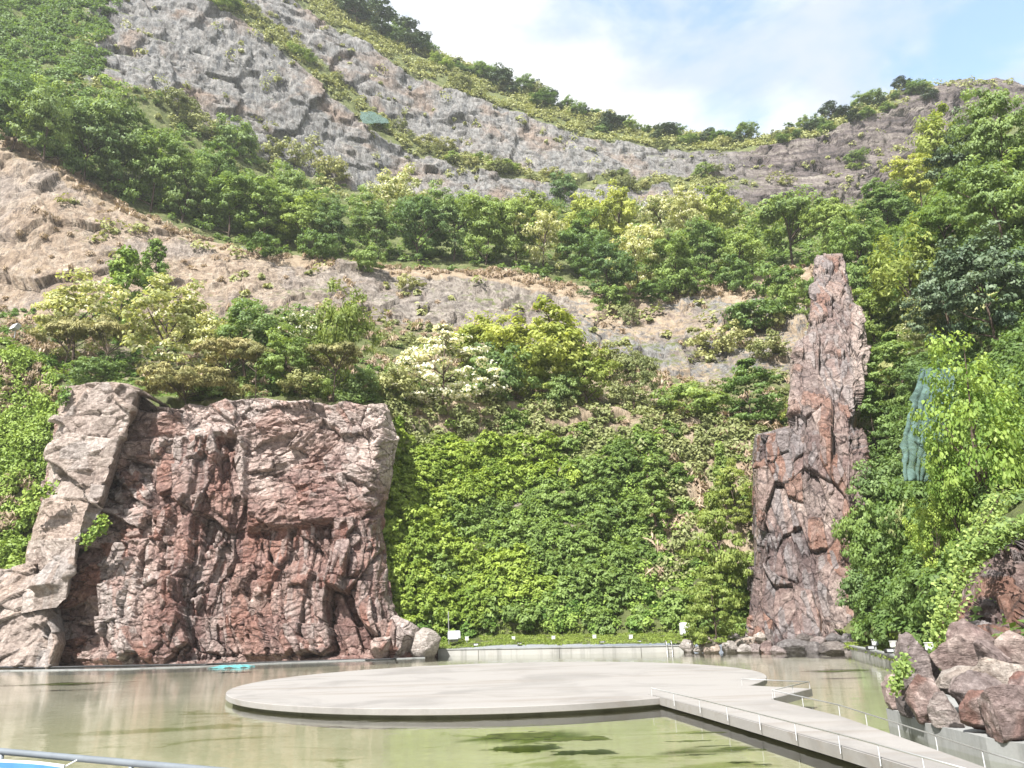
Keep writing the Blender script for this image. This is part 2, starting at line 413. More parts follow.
def mat_leaf(name, a, b, trans=0.42, flower=None, famt=0.0, vary=0.22):
    """leaf colour runs from a to b with each leaf; flower: colour of the share of blossoms"""
    t = NT(name)
    N, L = t.N, t.L
    c = t.mix(t.rng(t.attr('tint'), 0.0, 1.0), a, b)
    oi = N.new('ShaderNodeObjectInfo')
    hsv = N.new('ShaderNodeHueSaturation')
    L.new(t.rng(oi.outputs['Random'], 0, 1, 0.485, 0.515), hsv.inputs['Hue'])
    L.new(t.rng(oi.outputs['Random'], 0, 1, 1 + vary, 1 - vary), hsv.inputs['Value'])
    L.new(c, hsv.inputs['Color']); c = hsv.outputs[0]
    if flower is not None: c = t.mix(t.rng(t.attr('flower'), 0.4, 0.6), c, flower)
    L.new(c, t.p.inputs['Base Color'])
    t.p.inputs['Roughness'].default_value = 0.55; t.p.inputs['Specular IOR Level'].default_value = 0.3
    tr = N.new('ShaderNodeBsdfTranslucent'); L.new(t.mix(1.0, c, (1.15, 1.1, 0.55), 'MULTIPLY'), tr.inputs['Color'])
    ms = N.new('ShaderNodeMixShader'); ms.inputs[0].default_value = trans
    L.new(t.p.outputs[0], ms.inputs[1]); L.new(tr.outputs[0], ms.inputs[2]); L.new(ms.outputs[0], t.out.inputs['Surface'])
    return t.m
M['leaf_dark'] = mat_leaf('dark_green_leaves', (0.10, 0.165, 0.06), (0.23, 0.33, 0.115))
M['leaf_mid'] = mat_leaf('mid_green_leaves', (0.11, 0.18, 0.045), (0.28, 0.385, 0.115))
M['leaf_yellow'] = mat_leaf('yellow_green_leaves', (0.20, 0.26, 0.05), (0.42, 0.47, 0.13))
M['leaf_locust'] = mat_leaf('pale_leaves_with_cream_blossom', (0.26, 0.29, 0.11), (0.46, 0.49, 0.23), flower=(0.66, 0.64, 0.46))
M['leaf_white'] = mat_leaf('leaves_under_white_blossom', (0.075, 0.13, 0.035), (0.22, 0.29, 0.10), flower=(0.74, 0.73, 0.64))
M['leaf_vine'] = mat_leaf('bright_vine_leaves', (0.12, 0.20, 0.03), (0.34, 0.44, 0.085), 0.36)
M['leaf_scrub'] = mat_leaf('scrub_leaves', (0.17, 0.20, 0.065), (0.37, 0.38, 0.165), 0.25)
M['leaf_ivy'] = mat_leaf('ivy_leaves', (0.085, 0.16, 0.025), (0.25, 0.36, 0.075), 0.25)
M['leaf_maple'] = mat_leaf('lime_green_broad_leaves', (0.15, 0.25, 0.04), (0.38, 0.48, 0.11), 0.42)
M['needle_olive'] = mat_leaf('olive_pine_needles', (0.15, 0.155, 0.05), (0.38, 0.345, 0.145), 0.15)
M['needle_dark'] = mat_leaf('dark_pine_needles', (0.045, 0.08, 0.045), (0.14, 0.19, 0.10), 0.12)
M['dry_stalk'] = mat_leaf('dry_grass_stalks', (0.23, 0.17, 0.11), (0.43, 0.35, 0.25), 0.2)
M['grass'] = mat_leaf('short_grass', (0.13, 0.19, 0.03), (0.34, 0.40, 0.09), 0.3)

def simple(name, colour, rough=0.6, metal=0.0, n=3.0, amt=0.25, bump=0.0):
    t = NT(name)
    f = t.noise(n, 7, 0.65)
    c = t.mix(t.rng(f, 0.3, 0.7), tuple(x * (1 - amt) for x in colour), tuple(min(1, x * (1 + amt * .5)) for x in colour))
    return t.done(c, t.bump(f, 0.4, bump) if bump else None, rough, metal)
M['bark'] = simple('tree_bark', (0.085, 0.062, 0.048), 0.9, n=4, amt=0.5, bump=0.05)
M['steel'] = simple('brushed_steel', (0.42, 0.42, 0.41), 0.4, 0.7, amt=0.1)
M['pipe'] = simple('grey_painted_pipe', (0.20, 0.225, 0.25), 0.45, 0.1, amt=0.12)
M['white_paint'] = simple('white_paint', (0.62, 0.62, 0.60), 0.5, amt=0.1)
M['grey_plastic'] = simple('grey_plastic', (0.35, 0.36, 0.37), 0.5, amt=0.15)
M['black_plastic'] = simple('black_plastic', (0.03, 0.03, 0.032), 0.5, amt=0.3)
M['glass_lens'] = simple('frosted_lens', (0.75, 0.8, 0.78), 0.2, amt=0.05)
M['blue_cloth'] = simple('blue_cloth', (0.06, 0.18, 0.50), 0.7, amt=0.12)
M['white_cloth'] = simple('white_cloth', (0.60, 0.62, 0.64), 0.7, amt=0.06)
M['teal_sheet'] = simple('turquoise_sheet', (0.10, 0.30, 0.31), 0.5, amt=0.3)

def mat_concrete(name, base, stain=0.35, streaky=False):
    t = NT(name).geo()
    a = t.noise(0.22, 7, 0.6, dist=0.8)
    b = t.noise(1.0, 6, 0.6, vec=t.map((0.10, 0.9, 1)), dist=0.6)
    f = t.noise(14, 6, 0.7)
    c = t.mix(t.rng(a, 0.46, 0.66, 0, stain), base, tuple(x * 0.62 for x in base))
    c = t.mix(t.rng(b, 0.5, 0.68, 0, stain), c, (base[0] * .74, base[1] * .68, base[2] * .62))
    if streaky:
        s = t.noise(1.0, 5, 0.6, vec=t.map((1.6, 1.6, 0.12)))
        c = t.mix(t.rng(s, 0.48, 0.66, 0, 0.6), c, tuple(x * 0.5 for x in base))
    c = t.mix(t.rng(f, 0.3, 0.7, 0.16, 0), c, tuple(x * 0.5 for x in base))
    return t.done(c, t.bump(f, 0.25, 0.01), 0.85)
M['deck'] = mat_concrete('pale_concrete_deck', (0.27, 0.257, 0.245), 0.6)
M['concrete'] = mat_concrete('grey_concrete', (0.34, 0.335, 0.315), 0.45, True)
M['concrete_dark'] = mat_concrete('dark_wet_concrete', (0.16, 0.155, 0.14), 0.4, True)
M['kerb'] = mat_concrete('kerb_concrete', (0.27, 0.275, 0.27), 0.35, True)
M['terrace'] = mat_concrete('terrace_paving', (0.38, 0.36, 0.33), 0.3)

def mat_water():
    t = NT('shallow_pond_water').geo(); N, L = t.N, t.L
    h = t.math('ADD', t.math('MULTIPLY', t.noise(1.0, 4, 0.55, vec=t.map((0.55, 1.1, 1))), 1.0),
               t.math('MULTIPLY', t.noise(1.0, 3, 0.5, vec=t.map((2.2, 4.5, 1))), 0.22))
    b = t.bump(h, 0.22, 0.06)
    gl = N.new('ShaderNodeBsdfGlossy'); gl.inputs['Roughness'].default_value = 0.035; L.new(b, gl.inputs['Normal'])
    gl.inputs['Color'].default_value = (0.92, 0.93, 0.92, 1)
    tr = N.new('ShaderNodeBsdfTransparent'); tr.inputs['Color'].default_value = (0.95, 0.96, 0.92, 1)
    fr = N.new('ShaderNodeFresnel'); fr.inputs['IOR'].default_value = 1.25
    ms = N.new('ShaderNodeMixShader'); L.new(fr.outputs[0], ms.inputs[0])
    L.new(tr.outputs[0], ms.inputs[1]); L.new(gl.outputs[0], ms.inputs[2]); L.new(ms.outputs[0], t.out.inputs['Surface'])
    return t.m
M['water'] = mat_water()
def mat_bed():
    t = NT('silty_pond_bed').geo()
    a = t.noise(0.16, 7, 0.62, dist=1.0)
    alg = t.noise(1.0, 8, 0.68, vec=t.map((0.16, 0.30, 1), (3.1, 1.7, 0)), dist=0.8)
    f = t.noise(3.5, 8, 0.7)
    c = t.ramp(a, [(0.35, (0.25, 0.24, 0.20)), (0.52, (0.32, 0.305, 0.26)), (0.68, (0.39, 0.37, 0.32))])
    gz = t.attr('algae')
    c = t.mix(t.math('MULTIPLY', gz, 0.5), c, (0.235, 0.255, 0.115))
    clump = t.rng(t.math('ADD', t.math('MULTIPLY', gz, 0.09), alg), 0.63, 0.70)
    c = t.mix(t.math('MULTIPLY', clump, 0.8), c, (0.10, 0.125, 0.03))
    c = t.mix(t.rng(f, 0.3, 0.62, 0.3, 0), c, (0.2, 0.19, 0.09))
    c = t.mix(t.attr('weed'), c, (0.03, 0.04, 0.008))
    return t.done(c, None, 0.9)
M['bed'] = mat_bed()

# ------------------------------------------------------------------ hillside
# cross-sections of the quarry: each a list of places (py, distance) from the pond's edge up to the ridge
ROWS = ['edge', 'lawn', 'bank', 'bench', 'brow', 'belt', 'cliff', 'ledge', 'shelf', 'top', 'ridge']
SECT = {
 -260: [(700, 52), (640, 54), (330, 66), (280, 84), (100, 100), (70, 108), (-60, 140), (-160, 165), (-170, 175), (-230, 200), (-260, 230)],
    0: [(672, 60), (600, 62), (345, 76), (306, 95), (150, 114), (128, 122), (70, 142), (-40, 170), (-60, 182), (-140, 205), (-190, 240)],
   60: [(664, 64), (600, 66), (380, 75), (312, 97), (172, 115), (160, 123), (84, 146), (-20, 178), (-45, 190), (-125, 212), (-175, 248)],
  100: [(660, 69), (640, 70), (398, 71.5), (315, 99), (203, 117), (190, 125), (82, 152), (-30, 186), (-45, 198), (-120, 217), (-165, 252)],
  150: [(658, 70), (640, 70.5), (402, 72), (318, 101), (228, 119), (218, 127), (88, 162), (-10, 190), (-25, 203), (-95, 220), (-140, 256)],
  200: [(657, 70), (640, 71), (403, 72.5), (320, 103), (247, 121), (238, 129), (118, 174), (0, 196), (-16, 208), (-70, 223), (-110, 258)],
  250: [(656, 70), (640, 71), (400, 73), (316, 104), (257, 123), (250, 131), (148, 182), (22, 200), (4, 212), (-36, 226), (-66, 260)],
  300: [(655, 70), (640, 71), (403, 74), (312, 106), (264, 126), (256, 133), (172, 188), (68, 204), (44, 216), (6, 229), (-26, 263)],
  350: [(654, 70), (640, 71.5), (404, 76), (314, 109), (268, 128), (262, 135), (186, 194), (112, 208), (84, 219), (34, 231), (8, 264)],
  400: [(653, 70), (640, 72), (405, 84), (318, 112), (272, 130), (267, 137), (192, 199), (150, 211), (132, 221), (70, 234), (38, 266)],
  500: [(645, 71), (634, 77), (406, 92), (332, 117), (281, 134), (272, 140), (202, 206), (178, 216), (168, 224), (108, 239), (80, 269)],
  600: [(644, 72.5), (633, 78.5), (410, 95), (346, 121), (300, 136), (287, 145), (204, 214), (188, 223), (178, 229), (140, 243), (122, 273)],
  700: [(643, 74.5), (632, 81), (420, 99), (384, 116), (298, 141), (278, 150), (204, 224), (192, 230), (176, 237), (153, 250), (137, 276)],
  760: [(645, 78), (640, 82), (430, 99), (372, 115), (300, 140), (272, 151), (206, 230), (192, 234), (176, 241), (150, 253), (136, 276)],
  810: [(646, 80), (642, 84), (440, 100), (370, 115), (298, 138), (268, 150), (206, 235), (188, 239), (174, 246), (140, 256), (127, 275)],
  850: [(646, 73), (640, 79), (470, 96), (380, 108), (310, 125), (262, 138), (205, 237), (178, 242), (166, 248), (125, 258), (113, 272)],
  900: [(661, 58), (649, 63), (490, 82), (390, 93), (310, 105), (245, 120), (192, 238), (158, 244), (146, 249), (104, 258), (93, 268)],
  950: [(676, 48), (662, 53), (480, 66), (380, 76), (300, 87), (205, 103), (160, 240), (128, 246), (120, 250), (90, 257), (83, 265)],
 1000: [(730, 34), (700, 38), (500, 50), (380, 61), (290, 72), (168, 92), (120, 240), (104, 245), (98, 249), (84, 256), (79, 264)],
 1040: [(768, 28), (740, 31), (520, 42), (390, 53), (290, 64), (126, 86), (116, 240), (108, 245), (104, 249), (96, 256), (90, 264)],
 1300: [(900, 22), (850, 26), (540, 36), (390, 46), (230, 56), (40, 72), (30, 230), (10, 240), (0, 245), (-20, 252), (-30, 262)],
}
SEGN = [16, 110, 60, 140, 26, 70, 190, 34, 170, 50]
NC = 900
pxs = np.linspace(-260, 1300, NC)
kx = np.array(sorted(SECT)); KP = np.array([[p for p, _ in SECT[k]] for k in kx], float); KY = np.array([[y for _, y in SECT[k]] for k in kx], float)
def gauss1(a, s):
    r = int(s * 3); k = np.exp(-0.5 * (np.arange(-r, r + 1) / s) ** 2); k /= k.sum()
    return np.convolve(np.pad(a, r, mode='edge'), k, 'valid')
RP = np.stack([gauss1(np.interp(pxs, kx, KP[:, r]), 6) for r in range(len(ROWS))])   # rows x cols
RY = np.stack([gauss1(np.interp(pxs, kx, KY[:, r]), 6) for r in range(len(ROWS))])
py_l, y_l, seg_l, t_l = [], [], [], []
for s, n in enumerate(SEGN):
    last = s == len(SEGN) - 1
    for t in np.linspace(0, 1, n + (1 if last else 0), endpoint=last):
        py_l.append(RP[s] * (1 - t) + RP[s + 1] * t); y_l.append(RY[s] * (1 - t) + RY[s + 1] * t)
        seg_l.append(s); t_l.append(t)
PY = np.array(py_l); YY = np.array(y_l); SEG = np.array(seg_l); TT = np.array(t_l)
def gauss_rows(A, s): return np.apply_along_axis(lambda a: gauss1(a, s), 0, A)
Yb = gauss_rows(YY, 2.0)
T0 = at(pxs[None, :], PY, Yb)                              # undisturbed surface
NR = T0.shape[0]
def normals(P):
    du = np.gradient(P, axis=1); dv = np.gradient(P, axis=0)
    n = np.cross(du, dv); n /= np.linalg.norm(n, axis=-1, keepdims=True) + 1e-9
    return n
N0 = normals(T0)
N0 *= np.where(N0[..., 1:2] * 1 > 0.2, -1, 1) if False else 1
if (N0[..., 1].mean() > 0): N0 = -N0
cliffw = np.array([0, 0.05, 0.22, 1.0, 0.2, 0.12, 1.0, 0.35, 1.0, 0.2])
wrow = gauss1(cliffw[SEG], 2.5)[:, None] * np.ones((1, NC))
PXg = np.broadcast_to(pxs[None, :], PY.shape)
# the right-hand flank is soil and leaves, not rock; so is the upper far left
right = smooth(845, 880, PXg) * (SEG[:, None] < 6)
wrow = wrow * (1 - 0.85 * right)
leftsoil = smooth(110, 70, PXg) * (SEG[:, None] >= 5)
wrow = wrow * (1 - 0.8 * leftsoil)
X, Yw, Z = T0[..., 0], T0[..., 1], T0[..., 2]
u = np.concatenate([np.zeros((NR, 1)), np.cumsum(np.hypot(np.diff(X, axis=1), np.diff(Yw, axis=1)), axis=1)], 1)
u = gauss_rows(u - u[:, [int(np.searchsorted(pxs, 512))]], 3); v = Z
far = smooth(100, 200, Yw)
dF, _, _, _ = fractured(u, v, 3, (9.0, 17.0), (2.2, 1.2, 0.38), 0.06, 0.09, spin=0.3, crack=0.05)
terr = ((v / 11 + 0.5 * fbm(u / 40, v / 40, seed=4)) % 1.0)
disp = wrow * (dF * (1.0 + 0.25 * far) + (1.2 + 1.6 * smooth(690, 800, PXg)) * (terr - 0.5) * far + 0.35 * fbm(X / 5, Yw / 5, Z / 16, seed=31, octv=5, rough=0.5))
disp = disp + (1 - wrow) * (0.9 * fbm(X / 9, Yw / 9, Z / 9, seed=41, octv=5) + 0.35 * fbm(X / 1.8, Yw / 1.8, Z / 1.8, seed=43, octv=3))
disp = disp + (SEG == 1)[:, None] * (1.3 * fbm(X / 5.5, Yw / 5.5, Z / 4.5, seed=46, octv=3) + 0.5 + 1.1 * np.abs(fbm(X / 3.6, Yw / 3.6, Z / 3.2, seed=48, octv=2)))
disp *= np.where(SEG == 0, 0.06, 1.0)[:, None]
# ridge line a little uneven
P = T0 + N0 * disp[..., None]
P[..., 2] += (SEG == 9)[:, None] * TT[:, None] * 2.2 * fbm(X / 11, Yw / 11, seed=77, octv=4)
# beyond the ridge the ground falls away
back = []
for k, (dy, dz) in enumerate(((12, -3), (40, -18), (110, -60), (240, -150))):
    q = P[-1].copy(); q[:, 1] += dy; q[:, 0] *= 1 + dy / 600; q[:, 2] = np.maximum(q[:, 2] + dz, -2); back.append(q)
NB = len(back)
PA = np.concatenate([P, np.stack(back)], 0)
NP_ = normals(PA)
if NP_[:NR, :, 1].mean() > 0: NP_ = -NP_
nz = gauss_rows(NP_[..., 2], 1.5)
segv = np.array([1.0, 0.75, 0.62, 0.0, 0.08, 0.85, 0.0, 0.8, 0.0, 0.9]); segd = np.array([0.0, 0.35, 0.45, 0.28, 0.85, 0.3, 0.0, 0.25, 0.0, 0.15])
SEGB = np.concatenate([SEG, np.full(NB, 9)])
veg = gauss1(segv[SEGB], 3)[:, None] * np.ones((1, NC)); dry = gauss1(segd[SEGB], 3)[:, None] * np.ones((1, NC))
XA, YA, ZA = PA[..., 0], PA[..., 1], PA[..., 2]
nzl = fbm(XA / 14, YA / 14, ZA / 14, seed=55, octv=5)
cliffrow = np.isin(SEGB, (3, 6, 8))[:, None]
veg = veg + cliffrow * smooth(0.5, 0.75, nz) * np.where(SEGB == 3, 0.35, 0.7)[:, None] + 0.35 * nzl * (SEGB > 0)[:, None]
PXb = np.broadcast_to(pxs[None, :], veg.shape)
midgap = smooth(560, 610, PXb) * smooth(850, 800, PXb) * ((SEGB == 2) | (SEGB == 3))[:, None]
PYb = np.concatenate([PY, np.repeat(PY[-1:], NB, 0)], 0)
dryb = (SEGB == 1)[:, None] * smooth(640, 685, PXb) * smooth(850, 760, PXb) * smooth(610, 540, PYb) + (SEGB == 1)[:, None] * smooth(450, 415, PYb) * smooth(380, 400, PXb) * 0.6
farR = smooth(700, 780, PXb)
veg = veg - 0.65 * farR * (SEGB == 7)[:, None] - 0.75 * smooth(870, 920, PXb) * (SEGB == 9)[:, None]
dry = dry * (1 - smooth(815, 850, PXb)) 
dry = dry + midgap * 0.25 - 0.3 * nzl + 0.6 * dryb; veg = veg - 0.55 * dryb
rightB = smooth(845, 880, PXb) * (SEGB < 6)[:, None]
veg = np.maximum(veg, rightB * 0.95)
veg = np.maximum(veg, smooth(110, 70, PXb) * (SEGB >= 5)[:, None] * 0.95)
tone = np.where((SEGB >= 5)[:, None], 1.0, 0.0) + midgap * 0.7 + (SEGB == 3)[:, None] * smooth(200, 420, PXb) * 0.55
purple = smooth(690, 790, PXb) * (SEGB >= 6)[:, None] + (SEGB >= 6)[:, None] * smooth(620, 700, PXb) * 0.25
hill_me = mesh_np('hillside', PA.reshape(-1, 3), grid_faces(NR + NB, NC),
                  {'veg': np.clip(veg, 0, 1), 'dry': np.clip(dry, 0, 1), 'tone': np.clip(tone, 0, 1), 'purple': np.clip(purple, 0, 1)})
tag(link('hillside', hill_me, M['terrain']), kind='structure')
ROCKY = (veg < 0.35)

def ground(px, py):
    """the point of the hillside seen at a place of the photograph"""
    c = int(np.clip(np.searchsorted(pxs, px), 0, NC - 1))
    colpy = PY[:, c]
    r = int(np.argmin(np.abs(colpy - py)))
    return P[r, c].copy()

# ------------------------------------------------------------------ ground, pond, lawn edge
g = MB(); g.add([(-800, -300, -1.6), (800, -300, -1.6), (800, 1000, -1.6), (-800, 1000, -1.6)], [(0, 1, 2, 3)])
tag(g.build('ground', M['terrace']), kind='structure')
bx = np.linspace(-75, 60, 260); by = np.linspace(6, 90, 200)
BX, BY = np.meshgrid(bx, by)
alg = smooth(46, 28, BY) * smooth(-30, -8, BX) + 0.6 * smooth(40, 52, BY) * smooth(14, 18, BX) * 0
def blob(px, py, rx, ry, seed):
    c = at_z(px, py, -0.35); q = fbm(BX / 1.3, BY / 2.0, seed=seed, octv=4) * 0.8
    return smooth(1.15, 0.85, np.hypot((BX - c[0]) / rx, (BY - c[1]) / ry) + q)
weed = np.maximum.reduce([blob(540, 737, 1.9, 1.0, 3), blob(735, 748, 0.7, 0.5, 4), blob(60, 684, 4.0, 1.2, 6), blob(835, 671, 2.5, 1.0, 8), blob(690, 752, 0.8, 0.4, 9)])
bed_me = mesh_np('pond_bed', np.stack([BX, BY, -0.35 + 0.04 * fbm(BX / 3, BY / 3, seed=5)], -1).reshape(-1, 3), grid_faces(200, 260), {'algae': alg, 'weed': weed})
tag(link('pond_bed', bed_me, M['bed']), kind='structure')
w = MB(); w.add([(-75, 6, 0), (60, 6, 0), (60, 90, 0), (-75, 90, 0)], [(0, 1, 2, 3)])
tag(w.build('pond_water', M['water']), kind='structure')


# mats of algae lying at the surface
def algae_mat():
    V, Fs = [], []
    for (px, py, rx, ry, sd) in ((520, 736, 1.5, 0.62, 3), (578, 739, 1.0, 0.45, 13), (735, 748, 0.35, 0.16, 4), (755, 750, 0.3, 0.14, 14), (690, 741, 0.6, 0.15, 9), (60, 684, 2.6, 0.35, 6), (842, 671, 1.4, 0.35, 8), (700, 733, 0.7, 0.12, 19)):
        c = at_z(px, py, 0.004); n = 70
        gx, gy = np.meshgrid(np.linspace(-1.5, 1.5, n), np.linspace(-1.5, 1.5, n))
        q = np.hypot(gx, gy) + 0.75 * fbm(gx * 2.2 + sd, gy * 1.5, seed=sd, octv=5, rough=0.6)
        k = len(V); V += [(c[0] + a * rx, c[1] + b * ry, 0.004 + 0.003 * abs(math.sin(a * 9 + b * 7))) for a, b in zip(gx.ravel(), gy.ravel())]
        ins = q < 0.8
        for i in range(n - 1):
            for j in range(n - 1):
                if ins[i, j]: Fs.append((k + i * n + j, k + i * n + j + 1, k + i * n + n + j + 1, k + i * n + n + j))
    me = bpy.data.meshes.new('algae'); me.from_pydata(V, [], Fs); me.update()
    return tag(link('algae', me, simple('dark_green_algae', (0.05, 0.064, 0.013), 0.6, n=2.5, amt=0.55)), kind='stuff')
algae_mat()

# ------------------------------------------------------------------ rock faces
def curve(pts):
    k, v = zip(*pts); return lambda x: np.interp(x, k, v)
def rock_sheet(name, mat, left, right, top, bottom, depth, nu, nv, seed, curl=(5.0, 5.0), size=(5.0, 4.0), amp=(1.1, 0.75, 0.26), rot=0.15, pale=None, ledges=0.0, fine=0.11, ridge=0.08, spin=1.0, tall=None, stain=None):
    """a rock face standing between two side lines and two end lines, with returns at its sides and a top that runs back into the hill"""
    U, V = np.meshgrid(np.linspace(0, 1, nu), np.linspace(0, 1, nv))
    l, r = left(V), right(V)
    px = l + (r - l) * U
    py = bottom(px) + (top(px) - bottom(px)) * V
    Y = depth(U, V, px)
    Y = Y + curl[0] * np.clip(1 - U / 0.09, 0, 1) ** 2 + curl[1] * np.clip(1 - (1 - U) / 0.09, 0, 1) ** 2
    P = at(px, py, Y)
    Ps = np.stack([gauss_rows(gauss_rows(P[..., k], 4).T, 4).T for k in range(3)], -1)
    n = normals(Ps)
    if n[..., 1].mean() > 0: n = -n
    uu = P[..., 0] - P[..., 0].mean(1, keepdims=True) * (0.0 if tall is None else 0.6) + 0.35 * (P[..., 1] - P[..., 1].mean(1, keepdims=True)); vv = P[..., 2] * 1.0
    d1, r1, r2, r3 = fractured(uu, vv, seed, size, amp, rot, spin=spin)
    if tall is not None:
        w_ = np.clip(tall(px, py), 0, 1); e1, q1, q2, q3 = fractured(uu, vv, seed + 300, (size[1] * 0.6, size[0] * 1.1), [1.5 * k for k in amp], 0.0, tilt=0.10, spin=0.08, crack=0.18, tall=True)
        d1 = d1 * (1 - w_) + e1 * w_; k_ = w_ > .5
        r1, r2, r3 = np.where(k_, q1, r1), np.where(k_, q2, r2), np.where(k_, q3, r3)
    x, y, z = P[..., 0], P[..., 1], P[..., 2]
    nf = fine * fbm(x / 1.4, y / 1.4, z / 1.1, seed=seed + 70, octv=6, rough=0.6)
    ridg = 1 - np.abs(fbm(x / 3.2 + 4, y / 3.2, z / 2.0, seed=seed + 90, octv=5, rough=0.55)) * 2
    step = 0
    if ledges:
        q = z / 3.4 + 0.35 * fbm(x / 9, z / 7, seed=seed + 15, octv=4)
        step = ledges * ((q % 1.0) - 0.5)
    edge = smooth(0, 0.03, V) * (0.3 + 0.7 * smooth(1.0, 0.98, V)) * 0.9 + 0.1
    edge = edge * (0.2 + 0.8 * smooth(0, 0.07, np.minimum(U, 1 - U)))
    D = (d1 + nf + step + ridge * ridg) * edge
    P = P + n * D[..., None]
    # top runs back, foot runs down below the water
    hn = n[..., :2].reshape(-1, 2).mean(0); hn = hn / np.linalg.norm(hn)
    b = []
    for k, (dy, dz) in enumerate(((0.7, 0.1), (2.2, 0.05), (5.0, -0.3))):
        q = P[-1].copy(); q[:, :2] -= hn * dy; q[:, 2] += dz + 0.25 * fbm(q[:, 0], q[:, 1], seed=seed + k); b.append(q)
    f = P[0].copy(); f[:, 2] -= 1.4
    P = np.concatenate([f[None], P, np.stack(b)], 0)
    pad = lambda A: np.concatenate([A[:1], A, np.repeat(A[-1:], 3, 0)], 0)
    pl = np.zeros_like(z) if pale is None else np.clip(pale(px, py) + 0.5 * fbm(x / 3, z / 3, seed=seed + 8, octv=4), 0, 1) * (pale(px, py) > -.5)
    me = mesh_np(name, P.reshape(-1, 3), grid_faces(P.shape[0], nu), {'block': pad(r2), 'block2': pad(r1 * 0.5 + r3 * 0.5), 'pale': pad(pl), 'stain': pad(np.zeros_like(z) if stain is None else np.clip(stain(px, py), 0, 1))})
    return link(name, me, mat), P

lf_left = curve([(0, -34), (.3, -6), (.4, 20), (.6, 30), (.75, 42), (.95, 60), (1, 66)])
lf_right = curve([(0, 446), (.05, 438), (.10, 420), (.15, 404), (.22, 392), (.5, 382), (.75, 392), (.9, 398), (1, 386)])
lf_top = curve([(-40, 560), (20, 470), (45, 420), (66, 386), (128, 386), (150, 404), (178, 409), (190, 404), (205, 407), (228, 399), (262, 397), (290, 403), (318, 401), (330, 405), (345, 401), (365, 406), (382, 404), (395, 412), (402, 422), (440, 440)])
lf_bot = curve([(-60, 671), (60, 668), (200, 664), (320, 659), (436, 656)])
lf_depth = curve([(-60, 58), (60, 61.5), (200, 64.0), (320, 66.8), (436, 69.5)])
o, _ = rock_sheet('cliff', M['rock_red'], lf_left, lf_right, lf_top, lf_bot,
    lambda U, V, px: lf_depth(px) + 4.2 * V ** 1.1 - 1.2 * smooth(.42, .36, V) * smooth(225, 300, px) + 0.9 * np.sin(px / 33.0) * (1 - V), 620, 360, 11,
    curl=(3, 2.6), size=(6.0, 5.0), amp=(1.5, 1.0, 0.36), ledges=0.5, spin=0.7, rot=0.2, stain=lambda px, py: 0.6 * np.maximum(smooth(455, 520, py) * smooth(225, 250, px) * smooth(400, 385, px), smooth(150, 165, px) * smooth(250, 225, px) * smooth(440, 480, py)) , tall=lambda px, py: np.maximum(smooth(150, 156, px) * smooth(250, 244, px) * smooth(436, 442, py), smooth(528, 533, py + 0.1 * (px - 250)) * smooth(100, 110, px)), pale=lambda px, py: smooth(345, 385, px) * smooth(520, 440, py) * 1.0 + smooth(560, 420, py) * 0.42)
tag(o, 'broad red brown rock face rising from the pond below a row of pines', 'cliff')
bt_top = curve([(20, 470), (45, 425), (62, 388), (95, 381), (125, 385), (150, 404)])
o, _ = rock_sheet('rock_buttress', M['rock_pale'], curve([(0, 20), (.3, 26), (.55, 38), (.8, 56), (1, 62)]),
    curve([(0, 72), (.12, 82), (.3, 104), (.5, 116), (.7, 124), (.9, 138), (1, 140)]), bt_top,
    curve([(0, 600), (60, 590), (80, 566), (120, 560), (160, 560)]),
    lambda U, V, px: 58.6 + (px - 60) * 0.012 + 4.4 * V, 170, 200, 23, curl=(3, 3.2), size=(9, 10), amp=(0.6, 0.3, 0.16), rot=0.6, fine=0.12, ridge=0.06)
tag(o, 'tall pale grey rock buttress leaning against the red face', 'rock buttress')
o, _ = rock_sheet('rock_outcrop', M['rock_pale'], curve([(0, -60), (1, -50)]), curve([(0, 58), (.3, 66), (.8, 64), (1, 40)]),
    curve([(-60, 560), (0, 570), (30, 562), (66, 586)]), curve([(-60, 672), (70, 668)]),
    lambda U, V, px: 57.0 + (px) * 0.015 + 2.4 * V ** 1.3, 150, 120, 29, curl=(2, 3.0), size=(6, 6), amp=(0.6, 0.3, 0.16), rot=-0.3, fine=0.12, ridge=0.06)
tag(o, 'rounded pale rock outcrop at the pond in the photo\'s lower left corner', 'rock outcrop')

# the tall stepped rock of the waterfall: a lower block and a narrower upper staircase
def fall_depth(U, V, px):
    return np.interp(V, [0, .12, .55, .56, .60, .78, .88, 1], [77, 79.5, 83.5, 85.8, 86.5, 93, 98, 111])
fl = curve([(0, 744), (.05, 748), (.2, 752), (.5, 752), (.545, 754), (.565, 789), (.72, 789), (.78, 797), (.8, 806), (.88, 812), (.95, 813), (1, 817)])
fr = curve([(0, 868), (.1, 862), (.3, 866), (.5, 868), (.545, 866), (.565, 858), (.7, 866), (.8, 866), (.86, 862), (.88, 853), (.95, 848), (1, 843)])
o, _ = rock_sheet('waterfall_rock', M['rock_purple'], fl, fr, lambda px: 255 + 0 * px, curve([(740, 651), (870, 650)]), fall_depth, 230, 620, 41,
    curl=(4, 4), size=(6.5, 4.0), amp=(0.8, 0.55, 0.24), rot=0.0, ledges=0.0, spin=0.35, tall=lambda px, py: 1.0 + 0 * px,
    pale=lambda px, py: 0.85 * smooth(850, 858, px) * smooth(395, 375, py) + 0.6 * smooth(797, 790, px) * smooth(425, 410, py) * smooth(330, 345, py) + 0.25 * smooth(430, 380, py))
tag(o, 'tall narrow purple brown rock column of the dry waterfall', 'rock column')

